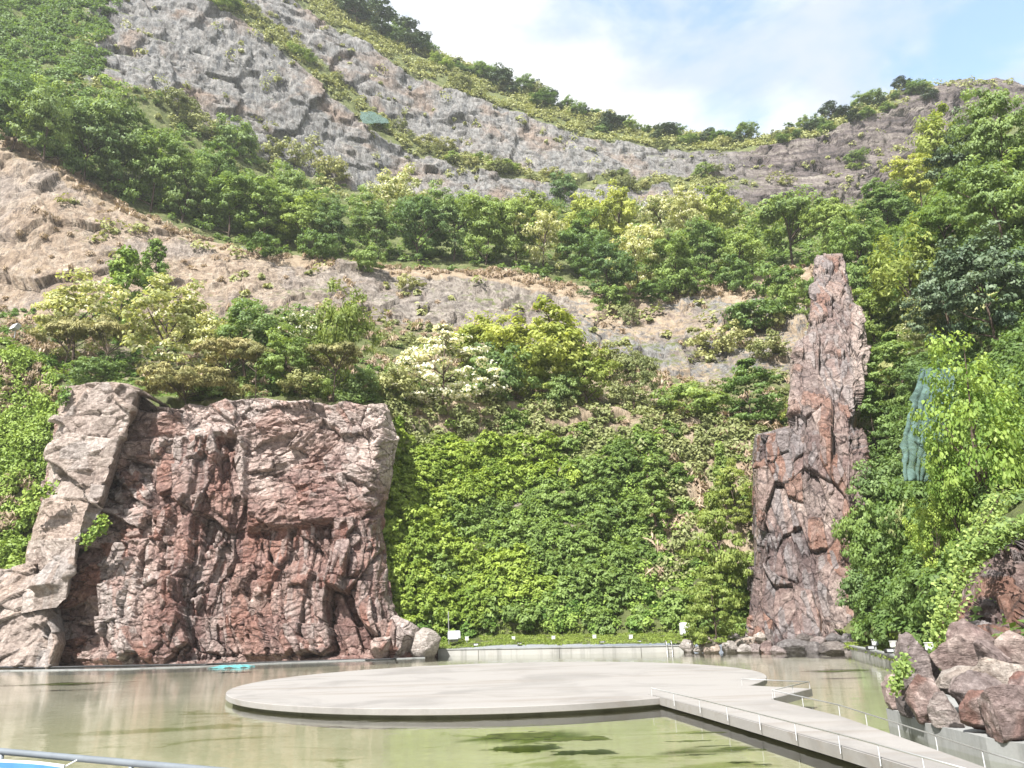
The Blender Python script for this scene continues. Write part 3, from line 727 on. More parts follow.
# ------------------------------------------------------------------ boulders
def ico(sub):
    import bmesh
    bm = bmesh.new(); bmesh.ops.create_icosphere(bm, subdivisions=sub, radius=1.0)
    V = np.array([v.co[:] for v in bm.verts]); bm.verts.index_update()
    Fc = np.array([[v.index for v in f.verts] for f in bm.faces]); bm.free(); return V, Fc
ICO = {4: ico(4), 5: ico(5)}
def boulder(name, mat, c, r, seed, label, group=None, cuts=11, sub=4, cat='boulder', rough=0.10, lo=0.55, zmin=None):
    rs = np.random.default_rng(seed)
    V, Fc = ICO[sub]; V = V.copy()
    for k in range(cuts):
        n = rs.normal(size=3); n /= np.linalg.norm(n)
        h = rs.uniform(lo, 0.88)
        d = V @ n - h
        V = V - np.where(d > 0, d, 0)[:, None] * n
    for k in range(cuts * 2):
        n = rs.normal(size=3); n /= np.linalg.norm(n)
        h = np.quantile(V @ n, 0.955)
        d = V @ n - h
        V = V - np.where(d > 0, d, 0)[:, None] * n
    V *= 1 / np.abs(V).max(0)
    V += V * (rough * fbm(V[:, 0] * 2.2 + seed, V[:, 1] * 2.2, V[:, 2] * 2.2, seed=seed, octv=5, rough=0.6))[:, None]
    bl = (fbm(V[:, 0] + seed, V[:, 1], V[:, 2], seed=seed + 4, octv=2) + 1) / 2
    W_ = V * np.array(r)
    if zmin is not None: W_[:, 2] = np.maximum(W_[:, 2], zmin - c[2] + 0.02 * V[:, 0])
    me = mesh_np(name, W_, Fc, {'block': np.full(len(V), rs.uniform(0, 1)) * .5 + bl * .5, 'block2': np.full(len(V), rs.uniform(0, 1)), 'pale': bl * 0, 'stain': bl * 0})
    o = link(name, me, mat, loc=tuple(c))
    return tag(o, label, cat, group)
foot = [  # px, py, half width, half height, colour
 (687, 646, 8, 7, 'p', 'pale rounded boulder at the end of the pond wall, by the ladder'),
 (703, 641, 9, 6, 'p', 'pale grey boulder perched on two others beside the white speaker box'),
 (699, 650, 5, 3, 'p', 'small flat pale boulder wedged low at the waterline near the ladder'),
 (717, 641, 8, 4, 'p', 'oval pale boulder on the upper tier of the pale pile'),
 (713, 649, 10, 5, 'p', 'wide pale boulder in the water below the oval one'),
 (733, 639, 7, 5, 'p', 'cream boulder under the tip of the layered tree'),
 (731, 648, 9, 6, 'p', 'grey cream boulder with dark underside at the waterline'),
 (746, 642, 11, 5, 'p', 'long sloping pale boulder before the red foot of the waterfall rock'),
 (760, 638, 6, 5, 'w', 'square whitish block standing highest in the boulder pile'),
 (744, 650, 7, 5, 'p', 'pale tan boulder at the water, right below the long sloping one'),
 (756, 649, 7, 5, 'm', 'pinkish boulder at the water under the square whitish block'),
 (767, 648, 8, 6, 'm', 'brownish boulder between the pale pile and the dark pile'),
 (778, 652, 8, 5, 't', 'tan brown boulder lying in the water beside dark rocks'),
 (795, 647, 17, 9, 'd', 'biggest dark grey boulder, tilted, at the foot of the waterfall rock'),
 (804, 639, 9, 7, 'd', 'dark rounded boulder leaning on the waterfall rock above the biggest dark one'),
 (814, 650, 7, 8, 'd', 'upright dark boulder in the water right of the biggest dark one'),
 (820, 642, 9, 5, 'm', 'brown flat boulder behind the upright dark one'),
 (835, 650, 15, 7, 'd', 'wide dark speckled boulder at the waterline'),
 (833, 640, 9, 6, 'd', 'black boulder in the shade on top of the wide speckled one'),
 (850, 640, 9, 7, 'd', 'dark boulder at the corner of the waterfall rock by the lawn'),
 (853, 654, 8, 5, 'd', 'low grey boulder where the right pond wall begins'),
]
for k, (px, py, hw, hh, cc, lab) in enumerate(foot):
    Y = np.interp(py, [636, 655], [77.2, 72.5])
    c = at(px, py, Y); m = scale_at(c)
    boulder('boulder', M[{'p': 'boulder_pale', 'w': 'boulder_pale', 'm': 'boulder_mauve', 't': 'boulder_mauve', 'd': 'boulder_dark'}[cc]], c,
            (hw * m * 1.12, max(hw, hh) * m * 1.1, hh * m * 1.2), 100 + k, lab, 'boulders at the foot of the waterfall rock', rough=0.07)
near = [
 (897, 694, 10, 15, 'm', 'small plain grey boulder at the tip of the kerb, below the bright creeper'),
 (916, 668, 17, 28, 'm', 'tall pale edged boulder nearest the pond lights, right of the creeper'),
 (950, 662, 24, 20, 'm', 'large flat faced mauve boulder on top of the near pile'),
 (957, 684, 26, 14, 'w', 'pinkish pale slab slanting below the flat faced mauve boulder'),
 (913, 702, 9, 18, 'd', 'narrow boulder coloured dark for the shadowed gap by the kerb tip'),  # dark colour here stands in for the shade of a gap between boulders
 (930, 704, 15, 22, 'm', 'brown streaked boulder standing on the kerb left of the red one'),
 (948, 711, 15, 17, 'r', 'wet looking dark red boulder standing on the kerb'),
 (978, 688, 24, 20, 'm', 'angular mauve boulder in the middle of the near pile'),
 (981, 717, 19, 20, 'm', 'rough grey brown boulder on the kerb right of the red one'),
 (1010, 715, 22, 23, 'm', 'large smooth grey boulder at the photo\'s right edge on the kerb'),
 (1003, 680, 18, 16, 'w', 'whitish chipped boulder above the large smooth grey one'),
 (1032, 692, 16, 20, 'm', 'boulder cut off by the right edge above the kerb'),
 (1000, 658, 17, 14, 'm', 'mauve wedge shaped boulder under the creeper covered crag'),
 (973, 640, 18, 16, 'm', 'shaded brown boulder leaning against the crag above the flat faced one'),
 (1022, 650, 18, 16, 'r', 'dark reddish boulder at the right edge under the crag'),
]
for k, (px, py, hw, hh, cc, lab) in enumerate(near):
    kpy = np.interp(px, [886, 897, 910, 925, 942, 960, 985, 1024, 1060], [708.5, 711, 716, 723, 727, 731, 737.5, 744, 750])
    e = at_z(px, kpy, 0.42); r0 = hw * scale_at(e)
    c = at_raw(px, py, e[1] + 0.1 + 0.75 * r0 + max(0, kpy - 3 - (py + hh)) * 0.035); m = scale_at(c)
    boulder('boulder', M[{'w': 'boulder_pale', 'm': 'boulder_mauve', 'd': 'boulder_dark', 'r': 'rock_red'}[cc]], c,
            (hw * m * 1.32, max(hw, hh) * m * 1.1, hh * m * 1.28), 300 + k, lab, 'angular boulders piled on the near kerb', cuts=8, sub=5, lo=0.30, rough=0.15, zmin=0.40)
cr_top = curve([(944, 622), (956, 592), (972, 570), (1000, 550), (1030, 534), (1120, 515), (1340, 470)])
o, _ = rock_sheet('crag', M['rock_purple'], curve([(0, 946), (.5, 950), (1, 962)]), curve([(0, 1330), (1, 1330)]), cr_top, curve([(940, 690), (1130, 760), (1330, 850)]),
    lambda U, V, px: np.interp(px, [940, 1130, 1330], [41.0, 26.5, 21.5]) + 3.2 * V - 3.2 * (1 - V) ** 2, 340, 140, 61, curl=(2, 2), size=(2.4, 2.4), amp=(0.7, 0.5, 0.16), rot=0.5)
tag(o, 'purple brown crag over the near boulder pile, fringed with creeper', 'crag')
# left end of the red face: pale boulder at the lawn corner
for (px, py, hw, hh, Y, mt, lab) in ((402, 640, 20, 24, 67.6, 'rock_red', 'big reddish boulder where the red face runs out on the right'), (384, 647, 13, 13, 66.6, 'rock_red', 'reddish block at the waterline at the red face\'s right foot')):
    c = at(px, py, Y); m = scale_at(c)
    boulder('boulder', M[mt], c, (hw * m, 1.8, hh * m), 500 + px, lab, cuts=9, sub=5, lo=0.45)
c = at(425, 643, 68.5); m = scale_at(c)
boulder('boulder', M['boulder_pale'], c, (17 * m, 1.6, 18 * m), 411, 'smooth pale pink boulder at the pond corner where the red face ends', cuts=9)
c = at(30, 660, 57.5); m = scale_at(c)
boulder('boulder', M['boulder_pale'], c, (4 * m, .3, 9 * m), 412, 'slim whitish stone upright at the waterline in front of the pale outcrop', cuts=7)

# ------------------------------------------------------------------ stage, walkway, walls, kerbs
def xy(px, py, z): 
    q = at_z(px, py, z); return (float(q[0]), float(q[1]))
ZT = 0.30
root = tag(empty('stage_platform', (-1.0, 37.6, 0)), 'round pale concrete stage standing low in the pond', 'stage')
ring = [(11.85 * math.cos(t), 11.85 * math.sin(t)) for t in np.linspace(0, 2 * math.pi, 160, endpoint=False)]
def disc(r, z0, z1, bev):
    n = 160; V, Fs = [], []
    prof = [(r - bev, z0), (r, z0 + bev), (r, z1 - bev), (r - bev, z1)]
    for rr, zz in prof: V += [(rr * math.cos(2 * math.pi * k / n), rr * math.sin(2 * math.pi * k / n), zz) for k in range(n)]
    for j in range(3):
        for k in range(n): Fs.append((j * n + k, j * n + (k + 1) % n, (j + 1) * n + (k + 1) % n, (j + 1) * n + k))
    Fs.append(tuple(range(n))[::-1]); Fs.append(tuple(range(3 * n, 4 * n)))
    m = MB(); m.add(V, Fs); return m
disc(11.85, 0.08, ZT, 0.02).build('deck_slab', M['deck'], root)
disc(11.55, -0.5, 0.078, 0.01).build('support_drum', M['concrete_dark'], root)
wl = [xy(648, 694.5, ZT), xy(700, 708, ZT), xy(760, 724.5, ZT), xy(840, 747, ZT), xy(880, 759, ZT), xy(980, 790, ZT), xy(1120, 835, ZT)]
wr = [xy(1330, 880, ZT), xy(1080, 800, ZT), xy(985, 768, ZT), xy(900, 737.5, ZT), xy(840, 716.5, ZT), xy(771, 699.5, ZT), xy(812, 689, ZT), xy(735, 685, ZT), xy(700, 690, ZT)]
poly = wl + wr
root = tag(empty('walkway', (*xy(760, 712, ZT), 0)), 'pale concrete walkway running from the round stage to the lower right', 'walkway')
def rel(ps): return [(p[0] - root.location.x, p[1] - root.location.y) for p in ps]
wk = MB(); wk.prism(rel(poly), 0.07, ZT + 0.012); wk.build('deck_slab', M['deck'], root)
cx, cy = np.mean(poly, 0)

def railing(label, pts, z, h, step, cat='railing', r=0.016):
    root = tag(empty('railing', (*pts[0], z)), label, cat, 'steel railings of the walkway')
    P = [Vector((p[0] - pts[0][0], p[1] - pts[0][1], 0)) for p in pts]
    t = MB(); t.tube([p + Vector((0, 0, h)) for p in P], r, 8); t.build('top_rail', M['steel'], root, shade=True)
    for a, b in zip(P[:-1], P[1:]):
        L = (b - a).length; n = max(1, round(L / step))
        for k in range(n + (b == P[-1])):
            q = a.lerp(b, k / n); t = MB(); t.tube([q + Vector((0, 0, -0.1)), q + Vector((0, 0, h - r * .6))], r * .85, 8); t.build('post', M['steel'], root, shade=True)
    return root
def inset(ps, d):
    return [(p[0], p[1] + d) for p in ps]
railing('low steel railing along the near edge of the walkway', [xy(652, 696.4, ZT), xy(700, 709, ZT), xy(760, 725.4, ZT), xy(840, 748, ZT), xy(880, 760, ZT), xy(980, 791, ZT)], ZT, 0.26, 1.6)
railing('low steel railing along the far edge of the walkway', [xy(773, 699, ZT), xy(840, 715.6, ZT), xy(900, 736.5, ZT), xy(985, 767, ZT), xy(1080, 799, ZT)], ZT, 0.26, 1.8)
railing('short steel railing around the walkway\'s side spur', [xy(742, 685.8, ZT), xy(810, 689.2, ZT), xy(775, 698, ZT)], ZT, 0.24, 1.9)

def wall_thing(name, label, cat, pts, z0, z1, thick, mat, capmat=None, cap=0.06, joints=None):
    """a low wall along a plan line, with its coping"""
    root = tag(empty(name, (pts[0][0], pts[0][1], 0)), label, cat)
    P = [Vector((p[0] - pts[0][0], p[1] - pts[0][1])) for p in pts]
    off = []
    for i, p in enumerate(P):
        d = (P[min(i + 1, len(P) - 1)] - P[max(i - 1, 0)]).normalized(); off.append(Vector((-d.y, d.x)))
    m = MB(); m.prism([tuple(p) for p in P] + [tuple(p + o * thick) for p, o in zip(P[::-1], off[::-1])], z0, z1 - (cap if capmat else 0)); m.build('wall_body', mat, root)
    if capmat:
        m = MB(); m.prism([tuple(p - o * 0.06) for p, o in zip(P, off)] + [tuple(p + o * (thick + .05)) for p, o in zip(P[::-1], off[::-1])], z1 - cap + 0.002, z1 + 0.02); m.build('coping', capmat, root)
    if joints:
        m = MB()
        for a, b, o in zip(P[:-1], P[1:], off):
            n = int((b - a).length / joints)
            for k in range(1, n):
                q = a.lerp(b, k / n); m.box((q.x - o.x * .002, q.y - o.y * .002, (z0 + z1) / 2 - .04), (0.05, 0.05, z1 - z0 - .1))
        m.build('joint_strip', M['concrete_dark'], root)
    return root
wall_thing('pond_wall', 'long low grey concrete wall between the pond and the back lawn', 'wall',
           [at(438, 655, 70.0)[:2], at(520, 655, 71.2)[:2], at(600, 655, 72.7)[:2], at(684, 655, 74.4)[:2]], -0.5, 0.53, 0.3, M['concrete'], M['kerb'], joints=3.0)
wall_thing('pond_wall', 'curving low concrete wall beside the waterfall boulders, under small white lights', 'wall',
           [at(850, 655, 73)[:2], at(866, 655, 67.5)[:2], at(885, 655, 62)[:2], at(906, 655, 56)[:2], at(925, 655, 51)[:2], at(940, 655, 46)[:2]], -0.5, 0.53, 0.3, M['concrete'], M['kerb'], joints=3.0)
kb = [xy(886, 708.5, 0.42), xy(897, 711, 0.42), xy(910, 716, 0.42), xy(925, 723, 0.42), xy(942, 727, 0.42), xy(960, 731, 0.42), xy(985, 737.5, 0.42), xy(1024, 744, 0.42), xy(1090, 756, 0.42), xy(1200, 775, 0.42)]
kroot = tag(empty('kerb', (0, 0, 0)), 'wavy grey concrete kerb under the near boulder pile', 'kerb')
m = MB(); m.prism(kb + [(40, 20), (34, 34), (16, 30), (11.2, 23.2)], -0.5, 0.42); m.build('kerb_body', M['kerb'], kroot)
lk = [xy(x, y, 0.0) for x, y in ((-120, 675), (0, 671), (60, 670.5), (120, 669.5), (200, 667), (280, 663.5), (360, 660.5), (425, 658))]
wall_thing('kerb', 'thin pale kerb at the waterline along the red rock face', 'kerb', lk, -0.5, 0.06, 0.4, M['kerb'])

# ------------------------------------------------------------------ plants
def leaf_cards(C, N, size, rs, aspect=1.7, fold=0.3, droop=0.0, up=0.0):
    """one folded leaf-sized quad at each point; N: which way its face looks"""
    n = len(C)
    N = N + rs.normal(size=(n, 3)) * 0.45; N[:, 2] += up
    N /= np.linalg.norm(N, axis=1, keepdims=True) + 1e-9
    A = rs.normal(size=(n, 3)); A[:, 2] -= droop
    A -= (A * N).sum(1, keepdims=True) * N; A /= np.linalg.norm(A, axis=1, keepdims=True) + 1e-9
    B = np.cross(N, A)
    s = (np.asarray(size) * rs.uniform(0.65, 1.35, n))[:, None]
    L, W = s * 0.5 * aspect ** .5, s * 0.5 / aspect ** .5
    f = N * s * fold * 0.5
    V = np.stack([C - A * L, C + B * W + f, C + A * L, C - B * W + f], 1).reshape(-1, 3)
    return V
def cards_mesh(name, C, N, size, rs, tint=None, flower=None, **kw):
    V = leaf_cards(C, N, size, rs, **kw); n = len(C)
    tint = rs.uniform(0, 1, n) if tint is None else tint
    flower = np.zeros(n) if flower is None else flower
    return mesh_np(name, V, np.arange(n * 4).reshape(n, 4), {'tint': np.repeat(tint, 4), 'flower': np.repeat(flower, 4)})
def sph(rs, n):
    d = rs.normal(size=(n, 3)); return d / np.linalg.norm(d, axis=1, keepdims=True)

def crown_points(rs, cfg, H):
    """leaf places of one crown about H tall: sprays (clumps) spread unevenly through the crown's volume"""
    nc, per = cfg['clumps'], cfg['per']
    w, z0 = cfg['w'] * H, cfg.get('z0', 0.25) * H
    Rx, Rz = w / 2, (H - z0) / 2
    kind = cfg.get('kind', 'round')
    cen, rad = [], []
    lob = rs.uniform(0, 6.28, 3)
    k = 0
    while len(cen) < nc:
        k += 1
        d = sph(rs, 1)[0]; r = rs.uniform(0.25, 1.0) ** 0.55
        if kind == 'round' and d[2] < -0.3 and rs.random() < 0.6: continue
        th = math.atan2(d[1], d[0])
        irr = 1 + 0.22 * math.sin(2 * th + lob[0]) + 0.16 * math.sin(3 * th + lob[1] + 2 * d[2]) + 0.1 * math.sin(5 * d[2] + lob[2])
        p = d * r * irr
        x, y, z = p[0] * Rx, p[1] * Rx, z0 + Rz + p[2] * Rz
        if kind == 'umbrella': z = z0 + Rz + abs(p[2]) * Rz * 0.7 - 0.35 * Rz * (p[0] ** 2 + p[1] ** 2)
        if kind == 'cone':
            t = rs.uniform(0, 1) ** 0.8; rr = Rx * (1 - t) * math.sqrt(rs.uniform(0.3, 1)) + 0.02 * H; z = z0 + t * (H - z0)
            x, y = rr * math.cos(th), rr * math.sin(th)
        if kind == 'layer':
            lv = cfg.get('levels', 7); q = (rs.integers(0, lv) + rs.normal() * (0.10 if cfg.get('flower') else 0.30)) / (lv - 1)
            q = min(max(q, 0), 1.02)
            rr = Rx * (math.sin(min(1, q * 0.82 + 0.22) * math.pi) ** 0.7) * math.sqrt(rs.uniform(0.1, 1)) * irr
            x, y = rr * math.cos(th), rr * math.sin(th); z = z0 + q * (H - z0) - 0.10 * rr
        if kind == 'column':
            t = rs.uniform(0, 1); rr = Rx * (math.sin((t * 0.85 + 0.12) * math.pi) ** 0.5) * math.sqrt(rs.uniform(0.2, 1)); z = z0 + t * (H - z0)
            x, y = rr * math.cos(th), rr * math.sin(th)
        cen.append((x, y, z)); rad.append(cfg['cr'] * H * rs.uniform(0.65, 1.35))
    cen = np.array(cen); rad = np.array(rad)
    d = sph(rs, nc * per); r = rs.uniform(0.15, 1, nc * per) ** 0.5
    low = d[:, 2] < 0; d[:, 2] = np.where(low, d[:, 2] * 0.45, d[:, 2])
    ci = np.repeat(np.arange(nc), per)
    off = d * (r * rad[ci])[:, None]; off[:, 2] *= cfg.get('flat', 0.6)
    C = cen[ci] + off
    if cfg.get('hang'): C[:, 2] -= cfg['hang'] * H * rs.uniform(0, 1, len(C)) ** 2
    mid = np.array([0, 0, z0 + Rz])
    out = C - mid; out /= np.linalg.norm(out, axis=1, keepdims=True) + 1e-6
    Nn = d * 0.8 + out * 0.5; Nn[:, 2] += cfg.get('up', 0.5)
    ctint = rs.uniform(0, 1, nc)[ci] * 0.55 + rs.uniform(0, 1, len(C)) * 0.45
    fl = np.zeros(len(C))
    if cfg.get('flower'):
        fl = ((rs.uniform(0, 1, len(C)) < cfg['flower'] * (0.4 + 1.2 * (rs.uniform(0, 1, nc)[ci]))) & (d[:, 2] > -0.1 - cfg['flower'] * .25)).astype(float)
    return C, Nn, ctint, fl, cen
KINDS = {
 'broad':   dict(mat='leaf_mid',   w=0.85, z0=0.12, clumps=105, per=84, cr=0.10, leaf=0.030, flat=0.55, up=0.6),
 'dark':    dict(mat='leaf_dark',  w=0.95, z0=0.10, clumps=105, per=88, cr=0.105, leaf=0.030, flat=0.48, up=0.7),
 'zelkova': dict(mat='leaf_dark',  w=1.25, z0=0.18, clumps=120, per=60, cr=0.105, leaf=0.034, flat=0.4, up=0.8, kind='umbrella', limbs=9),
 'young':   dict(mat='leaf_yellow', w=0.62, z0=0.12, clumps=90, per=44, cr=0.085, leaf=0.034, flat=0.75, up=0.4),
 'locust':  dict(mat='leaf_locust', w=0.9, z0=0.15, clumps=95, per=48, cr=0.095, leaf=0.032, flat=0.6, up=0.5, flower=0.30, limbs=8),
 'white':   dict(mat='leaf_white', w=1.3, z0=0.2, clumps=110, per=60, cr=0.11, leaf=0.034, flat=0.3, up=0.9, kind='layer', levels=8, flower=1.1),
 'layer':   dict(mat='leaf_mid',   w=1.25, z0=0.05, clumps=120, per=60, cr=0.12, leaf=0.036, flat=0.34, up=0.5, kind='layer', levels=8),
 'pine':    dict(mat='needle_olive', w=1.25, z0=0.55, clumps=48, per=110, cr=0.11, leaf=0.036, flat=0.45, up=0.6, kind='umbrella', aspect=5, limbs=8),
 'lowpine': dict(mat='needle_olive', w=2.1, z0=0.1, clumps=80, per=110, cr=0.17, leaf=0.05, flat=0.42, up=0.6, kind='umbrella', aspect=5, limbs=8),
 'feather': dict(mat='leaf_yellow', w=0.75, z0=0.08, clumps=100, per=50, cr=0.085, leaf=0.034, flat=1.0, up=0.1, aspect=3.2, hang=0.06),
 'cone':    dict(mat='leaf_mid',   w=0.42, z0=0.02, clumps=90, per=46, cr=0.06, leaf=0.034, flat=0.8, up=0.2, kind='cone'),
 'ivycol':  dict(mat='leaf_ivy',   w=0.42, z0=0.0, clumps=80, per=56, cr=0.075, leaf=0.034, flat=0.8, up=0.1, kind='column'),
 'maple':   dict(mat='leaf_maple', w=0.75, z0=0.05, clumps=150, per=52, cr=0.075, leaf=0.021, flat=0.8, up=0.6, limbs=14, aspect=1.25),
 'ridge':   dict(mat='needle_dark', w=0.75, z0=0.2, clumps=45, per=50, cr=0.11, leaf=0.05, flat=0.5, up=0.6),
 'shrub':   dict(mat='leaf_mid',   w=1.5, z0=0.0, clumps=70, per=50, cr=0.17, leaf=0.065, flat=0.65, up=0.4, limbs=5),
 'dshrub':  dict(mat='leaf_dark',  w=1.3, z0=0.0, clumps=80, per=54, cr=0.16, leaf=0.055, flat=0.6, up=0.5, limbs=5),
 'scrub':   dict(mat='leaf_scrub', w=1.5, z0=0.0, clumps=60, per=40, cr=0.17, leaf=0.07, flat=0.7, up=0.3, limbs=5),
}
H0 = 10.0
def make_proto(kind, seed):
    cfg = KINDS[kind]; rs = np.random.default_rng(seed)
    C, Nn, tint, fl, cen = crown_points(rs, cfg, H0)
    cm = cards_mesh('crown', C, Nn, cfg['leaf'] * H0, rs, tint, fl, aspect=cfg.get('aspect', 1.7))
    cm.materials.append(M[cfg['mat']])
    # trunk with limbs
    t = MB()
    lean = rs.normal(size=2) * (0.05 if kind != 'pine' else 0.10) * H0
    zt = cfg.get('z0', .2) * H0 + (0.55 if kind not in ('pine', 'lowpine') else 0.35) * (H0 * (1 - cfg.get('z0', .2)))
    tr = 0.016 * H0 if kind not in ('shrub', 'dshrub', 'scrub') else 0.012 * H0
    pts = []
    for k in range(7):
        q = k / 6; pts.append((lean[0] * q + 0.012 * H0 * math.sin(5 * q + seed), lean[1] * q + 0.012 * H0 * math.cos(4 * q + seed), -0.06 * H0 + (zt + .06 * H0) * q))
    t.tube(pts, [tr * (1.25 - 0.95 * k / 6) for k in range(7)], 7)
    sel = rs.choice(len(cen), cfg.get('limbs', 7), replace=False)
    for ci in sel:
        e = cen[ci]; q = min(max((e[2] / zt) * 0.62, 0.12), 0.95); i = q * 6; a = int(i); f = i - a
        st = np.array(pts[a]) * (1 - f) + np.array(pts[min(a + 1, 6)]) * f
        midp = st * 0.45 + e * 0.55 + rs.normal(size=3) * 0.02 * H0; midp[2] += 0.015 * H0
        t.tube([st, midp, e], [tr * .55, tr * .36, tr * .12], 5)
    me = bpy.data.meshes.new('trunk'); me.from_pydata(t.v, [], t.f); me.update(); me.materials.append(M['bark'])
    for p in me.polygons: p.use_smooth = True
    return me, cm
PROTO = {k: [make_proto(k, 50 + 7 * i + 100 * j) for i in range(3)] for j, k in enumerate(KINDS)}
NAME = {'broad': 'broadleaf_tree', 'dark': 'broadleaf_tree', 'zelkova': 'spreading_tree', 'young': 'young_tree', 'locust': 'blossoming_tree', 'white': 'blossoming_tree',
        'layer': 'layered_tree', 'pine': 'pine_tree', 'lowpine': 'pine_tree', 'feather': 'feathery_tree', 'cone': 'conifer', 'ivycol': 'ivy_clad_tree', 'ridge': 'pine_tree', 'maple': 'maple_tree',
        'shrub': 'shrub', 'dshrub': 'shrub', 'scrub': 'shrub'}
TC = [0]
def plant(kind, px, base, top, label, group=None, width=None, cat=None, matover=None, sink=0.3, point=None, fwd=0.0):
    """a tree or shrub rooted on the hillside"""
    TC[0] += 1; rs = np.random.default_rng(1000 + TC[0])
    p = ground(px, base) if point is None else np.array(point, float)
    if fwd: p = p + np.array([0, -fwd, 0])
    m = scale_at(p)
    h = max(0.5, (base - top) * m * 1.06)
    tr, cm = PROTO[kind][rs.integers(3)]
    s = h / H0
    sx = s * rs.uniform(0.9, 1.12)
    if width: sx = width * m / (KINDS[kind]['w'] * H0 * 1.08)
    root = empty(NAME[kind], (p[0], p[1], p[2] - sink * s), rs.uniform(0, 6.28))
    root.scale = (sx, sx, s)
    tag(root, label, cat or ('shrub' if 'shrub' in NAME[kind] else 'tree'), group)
    link('trunk', tr, None, root); c = link('crown', cm, None, root)
    if matover:
        c.material_slots[0].link = 'OBJECT'; c.material_slots[0].material = M[matover]
    return root

